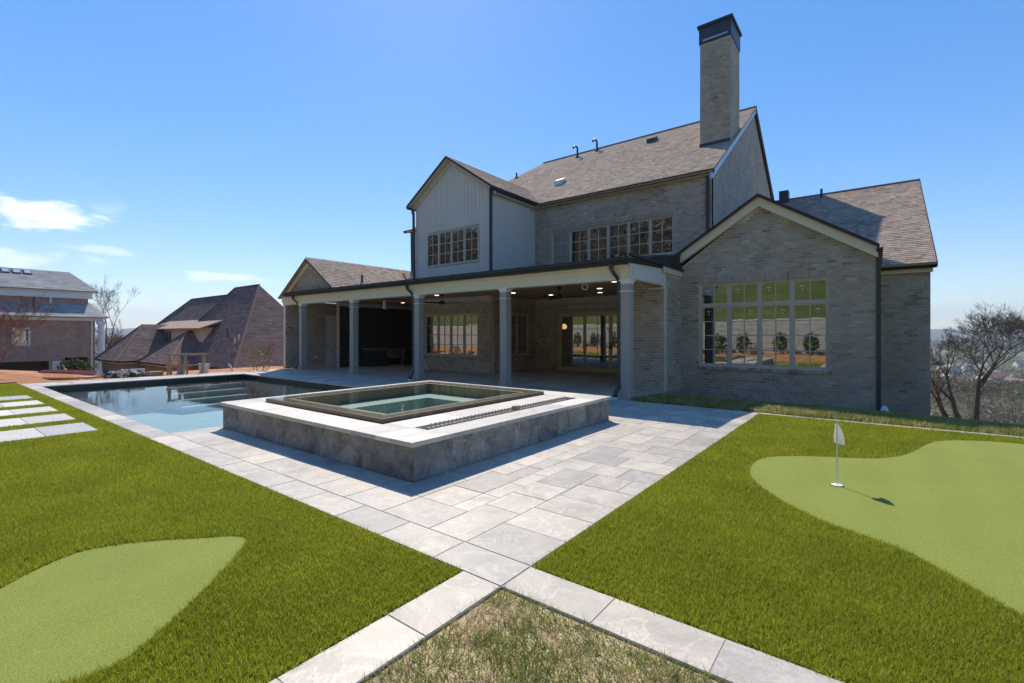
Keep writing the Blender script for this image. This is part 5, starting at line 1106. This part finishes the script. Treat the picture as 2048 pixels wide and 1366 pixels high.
yhip(A, -58.1, -50.9, 11.2, 18.6, -0.76, 2.4, 2.7, 'shingle_brown', 'left_roof', 63)
yhip(A, -50.3, -42.8, 12.5, 18.6, -0.80, 1.75, 2.5, 'shingle_brown', 'front_roof', 65)
# dormer between the hips
m1 = MB(); m1.box(-56.0, -44.4, 15.4, 17.5, -0.2, 2.1); obj('dormer_wall', m1, 'cream', A)
dr = roof_solid('dormer_roof', [[(-57.5, 14.9, 2.05), (-43.6, 14.9, 2.05), (-43.6, 17.6, 3.1), (-57.5, 17.6, 3.1)]], 'shingle', A, 0.12)
m1 = MB(); m1.box(-54.0, -51.6, 15.35, 15.395, 0.7, 1.8); dw = obj('dormer_window', m1, 'winframe', A)
for a in (-53.92, -53.15, -52.38): m1 = MB(); m1.quad((a, 15.34, 0.78), (a + 0.66, 15.34, 0.78), (a + 0.66, 15.34, 1.72), (a, 15.34, 1.72)); obj('pane', m1, 'glass', dw)
m1 = rect_tube([(-55.4, 15.0, 2.1), (-55.4, 15.3, 1.9), (-55.4, 15.3, -0.2)], 0.12, 0.1, (1, 0, 0), (0, 1, 0)); obj('downspout', m1, 'dark', A)
for px, py in ((455, 663), (470, 682), (478, 675)):
    q = at(px, py, 35.5); m1 = MB(); m1.tube([q - Vector((0, 0, 0.5)), q + Vector((0, 0, 0.25))], 0.06, 6); obj('vent_pipe', m1, 'plastic' if py > 665 else 'charcoal', A)
gutter('X', -46, E0.x, E0.y + 0.02, E0.z - 0.14, A)
# brick house with grey roofs
B = thing('red_brick_house', (-75, 2, -3.6), 'red brick neighbour with two grey shingle roofs and white cornice', 'house'); bx = -69.0
fb_ = FX(bx); gar = [(-1.5, 4.6, -3.5, -1.25), (6.0, 9.6, -3.5, -1.27), (10.8, 12.7, -3.5, -1.0)]; win2 = (6.9, 8.19, 0.37, 2.2); dor = (9.86, 10.56, -3.5, -1.32)
m1 = MB()
for p, q, a, b in rects_minus(-14, 13.3, -3.7, 3.0, gar + [win2, dor]): fb_.box(m1, p, q, a, b, -0.3, 0)
m1.box(-86, -69.3, 13.0, 13.3, -3.7, 3.0); obj('wall', m1, 'red_brick', B)
m1 = MB(); m1.box(-77, -76.8, -14, 13, -3.7, 3); m1.box(-77, -69.3, -14, 13, 2.9, 2.98); m1.box(-77, -69.3, 4.9, 5.1, -3.7, 3); m1.box(-77, -69.3, 10.0, 10.3, -3.7, 3); obj('garage_interior', m1, 'interior', B)
m1 = MB(); fb_.box(m1, -14, 14.0, 3.0, 3.30, 0.0, 0.25); fb_.box(m1, -14, 14.3, 3.30, 3.42, 0.0, 0.55); m1.box(-86, -69, 13.3, 13.9, 3.0, 3.40); obj('cornice', m1, 'white', B)
m1 = MB(); m1.tube([(-68.65, 13.75, -3.7), (-68.65, 13.75, 2.6)], [0.32, 0.27], 14); m1.box(-69.0, -68.3, 13.4, 14.1, 2.6, 2.98); obj('column', m1, 'white', B)
m1 = MB(); fb_.box(m1, 12.95, 13.08, -3.7, 3.0, 0.01, 0.12); obj('downspout', m1, 'white', B)
w_ = MB(); fb_.box(w_, win2[0], win2[1], win2[2], win2[2] + 0.1, -0.15, 0.03); fb_.box(w_, win2[0], win2[1], win2[3] - 0.1, win2[3], -0.15, 0.03)
for u in (win2[0], (win2[0] + win2[1]) / 2 - 0.08, win2[1] - 0.1): fb_.box(w_, u, u + 0.12, win2[2] + 0.1, win2[3] - 0.1, -0.15, 0.03)
wo = obj('window', w_, 'white', B)
for u in (win2[0] + 0.1, (win2[0] + win2[1]) / 2 + 0.04): m1 = MB(); m1.quad(fb_.p(u, win2[2] + 0.1, -0.1), fb_.p(u + 0.5, win2[2] + 0.1, -0.1), fb_.p(u + 0.5, win2[3] - 0.1, -0.1), fb_.p(u, win2[3] - 0.1, -0.1)); obj('pane', m1, 'glass', wo)
m1 = MB(); fb_.box(m1, dor[0], dor[1], dor[2], dor[3], -0.1, -0.02); do = obj('door', m1, 'white', B); m1 = MB(); fb_.box(m1, dor[0] + 0.14, dor[1] - 0.14, dor[3] - 0.95, dor[3] - 0.15, -0.018, -0.012); obj('door_panel', m1, 'cream', do)
def slope_roof(name, x0, z0, x1, z1, ya, yb0, yb1, seed):
    r = roof_solid(name, [[(x0, ya, z0), (x0, yb0, z0), (x1, yb1, z1), (x1, ya, z1)], [(x0, yb0, z0), (x1, yb1, z1), (2 * x1 - x0, yb0, z0)]], 'shingle_grey', B, 0.12)
    shingles(r, (x0, ya, z0), (0, 1, 0), (x1 - x0, 0, z1 - z0), yb0 - ya, math.hypot(x1 - x0, z1 - z0), lambda p: p.y <= yb0 + (yb1 - yb0) * (p.z - z0) / (z1 - z0), 'shingle_grey', 0.8, 0.2, 0, seed); return r
slope_roof('lower_roof', -68.35, 3.42, -71.6, 4.98, -14, 14.4, 13.3, 71)
m1 = MB(); m1.box(-84, -71.6, -14, 13.2, 3.4, 5.55); obj('upper_wall', m1, 'red_brick', B)
m1 = MB(); m1.box(-71.6, -71.35, -14, 13.5, 5.55, 6.2); m1.box(-71.35, -71.1, -14, 13.9, 6.2, 6.42); m1.box(-71.6, -71.42, 10.0, 10.15, 4.9, 5.55); obj('upper_cornice', m1, 'white', B)
ur = slope_roof('upper_roof', -70.9, 6.42, -75.0, 8.75, -14, 14.0, 12.2, 73)
for u in (6.6, 7.45, 8.3):
    k0, k1 = 0.72, 0.93; m1 = MB(); P = lambda k, y, l: (-70.9 - 4.1 * k - 0.0, y, 6.42 + 2.33 * k + l); m1.prism([P(k0, u, 0.02), P(k0, u + 0.65, 0.02), P(k1, u + 0.65, 0.02), P(k1, u, 0.02)], (0, 0, 0.1)); s_ = obj('skylight', m1, 'charcoal', ur)
    m1 = MB(); m1.quad(P(k0 + .02, u + .07, 0.13), P(k0 + .02, u + .58, 0.13), P(k1 - .02, u + .58, 0.13), P(k1 - .02, u + .07, 0.13)); obj('skylight_glass', m1, 'galv', ur)
m1 = MB(); m1.tube([(-70.2, 8.6, 4.3), (-70.2, 8.6, 5.45)], 0.09, 6); obj('vent_pipe', m1, 'black', B)

# ------------------------------------------------------------------ builders' leftovers beyond the pool
def gp(px, py):                                    # a point of the plateau beyond the coping
    v = on_ground(px, py, 0.0); return Vector((v.x, v.y, max(hfun(v.x, v.y), -0.05)))
Rd = random.Random(3)
pb = thing('pipe_bundle', gp(150, 755), 'bundle of long red pipes lying on the bare clay', 'pipes')
for i in range(7):
    a = gp(82 + Rd.uniform(-6, 20), 757 - i * 0.9) + Vector((0, 0, 0.04 + 0.025 * (i % 3))); b = gp(208 + Rd.uniform(-12, 6), 752.5 - i * 0.5) + Vector((0, 0, 0.05 + 0.03 * (i % 3)))
    m1 = MB(); m1.tube([a, (a + b) / 2 + Vector((0, 0, 0.03)), b], 0.035, 8); obj('pipe', m1, 'redpipe', pb)
for i, (xa, xb, ya, yb) in enumerate(((95, 150, 760.5, 758), (165, 205, 757, 754))):
    a, b = gp(xa, ya), gp(xb, yb); n_ = Vector((0.15, 0.1, 0)); m1 = MB(); m1.prism([a - n_, a + n_, b + n_, b - n_], (0, 0, 0.05)); tag(obj('plank', m1, 'lumber'), ('loose scrap plank on clay before the red pipe ends' if i == 0 else 'short scrap plank beside the crumpled sheeting'), 'plank')
q = gp(247, 753); m1 = MB()
for i in range(150):
    c = q + RV * Rd.uniform(-0.85, 0.6) + FV * Rd.uniform(-0.3, 0.3) + Vector((0, 0, Rd.uniform(0.02, 0.22))); u = Vector((Rd.gauss(0, 1), Rd.gauss(0, 1), Rd.gauss(0, .5))).normalized() * Rd.uniform(.05, .15); v = Vector((Rd.gauss(0, 1), Rd.gauss(0, 1), Rd.gauss(0, 1))).normalized().cross(u) * 0.7
    m1.add([c - u - v, c + u - v, c + u + v, c - u + v * 0.6], [(0, 1, 2, 3)], Rd.random())
M['scrap'] = blade_mat('scrap_sheeting', [(0.0, (0.05, 0.055, 0.06)), (0.4, (0.2, 0.21, 0.23)), (0.6, (0.6, 0.6, 0.6)), (1.0, (0.8, 0.8, 0.78))], 0.15)
tag(stuff(obj('crumpled_sheeting', m1, 'scrap')), 'heap of crumpled black and white plastic sheeting at the pool end', 'debris')
a, b = gp(250, 753.5), gp(290, 751.5); fr_ = thing('foam_frame', a, 'white foam packing frame standing behind the coping', 'packaging'); m1 = MB(); up = Vector((0, 0, 0.30)); th = Vector((-0.06, 0.0, 0)); l = (b - a)
m1.prism([a + l * 0.85, b, b + up, a + l * 0.85 + up], th); obj('upright', m1, 'plastic', fr_); m1 = MB(); m1.prism([a + up * 0.75, a + l * 0.85 + up * 0.8, a + l * 0.85 + up, a + up * 0.98], th); obj('rail', m1, 'plastic', fr_)
a, b = gp(300, 751.5), gp(327, 749.5); m1 = MB(); l = b - a; n_ = Vector((-l.y, l.x, 0)).normalized() * 0.25; m1.prism([a, b, b + n_, a + n_], (0, 0, 0.17)); tag(obj('timber_block', m1, 'lumber'), 'squared timber block lying on clay beside the trestles', 'timber')
def beam(m, a, b, w): m.tube([a, b], w, 4)
for i, (xa, xb, lab) in enumerate(((336, 362, 'weathered wooden sawhorse with a blue board propped on it'), (366, 412, 'weathered wooden sawhorse beside the white bucket'))):
    a, b = gp(xa, 748.8 - i), gp(xb, 747.2 - i * 1.5); hgt = 0.78; t = thing('sawhorse', (a + b) / 2, lab, 'sawhorse', 'sawhorses beyond the pool'); l = (b - a); n_ = Vector((-l.y, l.x, 0)).normalized() * 0.28; up = Vector((0, 0, hgt))
    m1 = MB(); beam(m1, a + up - l * 0.05, b + up + l * 0.05, 0.055); obj('top_rail', m1, 'lumber', t)
    for e in (a + l * 0.1, b - l * 0.1):
        for sgn in (1, -1): m1 = MB(); beam(m1, e + up, e + n_ * sgn + l * 0.12 * sgn, 0.045); obj('leg', m1, 'lumber', t)
    m1 = MB(); beam(m1, a + up * 0.45 + n_ * 0.5, b + up * 0.45 + n_ * 0.5, 0.04); obj('stretcher', m1, 'lumber', t)
a = gp(352, 748); m1 = MB(); m1.prism([a + Vector((0, 0, 0.02)), a + RV * 0.2 + Vector((0, 0, 0.02)), a + RV * 0.36 + FV * 0.2 + Vector((0, 0, 0.5)), a + RV * 0.16 + FV * 0.2 + Vector((0, 0, 0.5))], FV * 0.03); tag(obj('blue_board', m1, 'bluegrey'), 'blue-grey board propped against the sawhorse', 'board')
q = gp(408, 745); bk_ = thing('bucket', q, 'white plastic builder bucket beside the sawhorse', 'bucket'); m1 = MB(); m1.lathe(q, [(0.155, 0.0), (0.185, 0.33), (0.2, 0.335), (0.2, 0.39), (0.185, 0.39), (0.17, 0.36)], 20); obj('body', m1, 'plastic', bk_)
m1 = MB(); m1.tube([q + RV * 0.2 * math.cos(a_) + Vector((0, 0, 0.34 - 0.17 * math.sin(a_))) - FV * 0.16 * math.sin(a_) for a_ in [math.pi * k_ / 10 for k_ in range(11)]], 0.006, 5); obj('handle', m1, 'steel', bk_)
q = gp(463, 741); m1 = MB(); m1.prism([q, q + RV * 0.07, q - RV * 0.06 + Vector((0, 0, 0.30)), q - RV * 0.12 + Vector((0, 0, 0.30))], FV * 0.03); tag(obj('white_stake', m1, 'plastic'), 'short white stake leaning out of the clay', 'stake')
q = gp(522, 740); w = thing('dry_weed', q, 'tall dry weed clump in clay at the corner of the house', 'plant'); tr, cr = bare_tree(q, 1.5, 88, 6, 0.5, 'leaf_brown', 0.02, 4, 1.0); obj('stem', tr, 'lumber', w); obj('twigs', cr, 'lumber', w); m1 = MB(); leaf_blob(m1, (q.x, q.y, 0.5), 0.5, 0.45, 260, 0.05, Rd); obj('leaves', m1, 'leaf_brown', w)
p = at(152, 742, 42); p.z = -3.4; sh = thing('round_shrub', p, 'rounded broadleaf evergreen shrub in front of the open garage', 'shrub'); m1 = MB(); leaf_blob(m1, (p.x, p.y, -1.75), 1.15, 1.0, 2200, 0.13, Rd); leaf_blob(m1, (p.x, p.y, -2.6), 1.1, 0.9, 700, 0.13, Rd); obj('foliage', m1, 'leaf', sh); m1 = MB(); m1.tube([p, p + Vector((0, 0, 1.4))], 0.08, 6); obj('stem', m1, 'bark', sh)
p = gp(128, 747); m1 = MB(); m1.tube([p, p + Vector((0, 0, 0.30))], 0.01, 5); mf = thing('marker_flag', p, 'small yellow marker flag stuck in the clay', 'flag'); obj('wire', m1, 'steel', mf); m1 = MB(); m1.prism([p + Vector((0, 0, 0.3)), p + Vector((0, 0, 0.12)), p + RV * 0.14 + Vector((0, 0, 0.2))], FV * 0.004); obj('pennant', m1, 'yellow', mf)

# ------------------------------------------------------------------ valley to the right and far hills
Rv = random.Random(19); wm = MB()
def crown_tri(c, r, n, tn):
    for _ in range(n):
        p = c + Vector((Rv.gauss(0, 0.42), Rv.gauss(0, 0.42), Rv.gauss(0, 0.40))) * r; u = (Vector((Rv.gauss(0, 1), Rv.gauss(0, 1), Rv.gauss(0, 1))).normalized() + (p - c) / r * 0.8) * r * 0.22; v = Vector((Rv.gauss(0, 1), Rv.gauss(0, 1), Rv.gauss(0, 1))).normalized().cross(u) * 0.16
        wm.add([p - u - v, p - u + v, p + u], [(0, 1, 2)], min(1, max(0, tn + Rv.gauss(0, 0.12))))
houses = []
for i in range(16):
    px = 1868 + i * 12 + Rv.uniform(-4, 4); t_ = Rv.choice((185, 230, 270, 330, 400)) * Rv.uniform(0.9, 1.1); p = ground_at(px, 760, t_); houses.append((p, t_))
for i in range(420):
    px, t_ = Rv.uniform(1850, 2200), Rv.uniform(48, 125); p = ground_at(px, 760, t_); r = Rv.uniform(0.8, 1.9); crown_tri(p + Vector((0, 0, r * 0.5)), r, 55, Rv.choice((0.4, 0.5, 0.6, 0.7, 0.75)))
for i in range(2600):
    if i < 2000: px = Rv.uniform(1840, 2300); t_ = 120 * (1300 / 120) ** Rv.random()
    else: px = Rv.uniform(150, 420); t_ = 120 * (1500 / 120) ** Rv.random()
    p = ground_at(px, 760, t_)
    if any((p - h[0]).length < 13 for h in houses): continue
    r = Rv.uniform(2.0, 4.2); crown_tri(p + Vector((0, 0, r * 0.8)), r, 60 if t_ < 300 else 26, Rv.choice((0.2, 0.45, 0.5, 0.55, 0.6, 0.7, 0.95)))
wm2 = wm; wm = MB()
for i in range(1500):
    x, y = Rv.uniform(-110, 50), Rv.uniform(-80, -32); r = Rv.uniform(1.6, 4.0); crown_tri(Vector((x, y, hill_z(x, y) + r * Rv.uniform(0.4, 2.2))), r, 70, Rv.choice((0.3, 0.4, 0.5, 0.6, 0.65)))
hw_ = wm; wm = wm2
M['farwood'] = blade_mat('winter_wood', [(0.0, (0.06, 0.075, 0.035)), (0.35, (0.14, 0.115, 0.085)), (0.7, (0.24, 0.185, 0.14)), (1.0, (0.20, 0.24, 0.08))], 0.2)
tag(stuff(obj('woodland', wm, 'farwood')), 'mixed winter woodland filling the valley below', 'woodland')
tag(stuff(obj('undergrowth', hw_, 'farwood')), 'brown winter undergrowth of the hillside wood', 'undergrowth')
for i, (p, t_) in enumerate(houses):
    hs = thing('valley_house', p, 'distant small gabled house among trees in the valley', 'house', 'houses in the valley'); w, d, h_ = Rv.uniform(4.5, 7), Rv.uniform(3.5, 4.5), Rv.uniform(3, 5); a_ = Rv.choice((0, math.pi / 2)) + 0.3; c, s_ = math.cos(a_), math.sin(a_)
    T = lambda x, y, z: (p.x + x * c - y * s_, p.y + x * s_ + y * c, p.z + z)
    m1 = MB(); m1.prism([T(-w, -d, -2), T(w, -d, -2), T(w, d, -2), T(-w, d, -2)], (0, 0, h_ + 2)); m1.add([T(-w, -d, h_), T(-w, d, h_), T(-w, 0, h_ + 2.6), T(w, -d, h_), T(w, d, h_), T(w, 0, h_ + 2.6)], [(0, 1, 2), (3, 5, 4)]); obj('wall', m1, Rv.choice(('white', 'tan_brick', 'interior', 'red_brick')), hs)
    m1 = MB(); e = 0.5
    for sg in (1, -1): m1.prism([T(-w - e, sg * (d + e), h_ - 0.3), T(w + e, sg * (d + e), h_ - 0.3), T(w + e, 0, h_ + 2.7), T(-w - e, 0, h_ + 2.7)], (0, 0, 0.15))
    obj('roof', m1, Rv.choice(('shingle_grey', 'shingle_brown', 'shingle_brown')), hs)
    for k in (-0.55, 0.0, 0.55):
        m1 = MB(); m1.prism([T(k * w - 0.6, -d - 0.04, 1.0), T(k * w + 0.6, -d - 0.04, 1.0), T(k * w + 0.6, -d - 0.04, 2.3), T(k * w - 0.6, -d - 0.04, 2.3)], tuple(Vector(T(0, 0.03, 0)) - Vector(T(0, 0, 0)))); obj('window', m1, 'charcoal', hs)
def hills(dist, zlo, zhi, seed, a0, a1, mat):
    R = random.Random(seed); ph = [R.uniform(0, 6.28) for _ in range(6)]; mb = MB(); n = 240; D = dist * 0.35
    for i in range(n + 1):
        a = a0 + (a1 - a0) * i / n; h_ = sum(math.sin(a * f + ph[k]) * g_ for k, (f, g_) in enumerate(((5, .5), (11, .3), (23, .16), (47, .1), (90, .05), (170, .03)))); z = zlo + (zhi - zlo) * (0.5 + 0.5 * h_) * (0.22 + 0.78 * (i / n) ** 3)
        for rr, zz in ((dist, -46), (dist + D * 0.5, z * 0.7 - 8), (dist + D, z), (dist + 2 * D, -46)): mb.v.append((rr * math.cos(a), rr * math.sin(a), zz))
    for i in range(n):
        for k in range(3): mb.f.append((i * 4 + k, i * 4 + k + 1, (i + 1) * 4 + k + 1, (i + 1) * 4 + k)); mb.t.append(0.5)
    struct('hills', mb, mat, True)
M['hillwood'] = plain('wooded_hills', (0.075, 0.085, 0.055), 0.95, 0.4, 0.02, 0, 0.1)
hills(1700, -38, 30, 1, 0.0, math.pi, 'hillwood'); hills(3600, 5, 230, 5, 0.0, 3.4, 'hillwood')
m1 = MB(); m1.box(-7000, 7000, -900, 7000, -60, 262)
hz = obj('haze', m1, None, None, False, 'stuff'); hm = bpy.data.materials.new('haze_air'); hm.use_nodes = True; nt = hm.node_tree; nt.nodes.remove(nt.nodes['Principled BSDF'])
pv = nt.nodes.new('ShaderNodeVolumePrincipled'); pv.inputs['Color'].default_value = (0.80, 0.88, 1.0, 1); pv.inputs['Density'].default_value = 0.00018; pv.inputs['Anisotropy'].default_value = 0.2
nt.links.new(pv.outputs[0], nt.nodes['Material Output'].inputs['Volume']); hz.data.materials.append(hm)
tag(hz, 'pale blue haze over the distant valley and hills', 'haze')
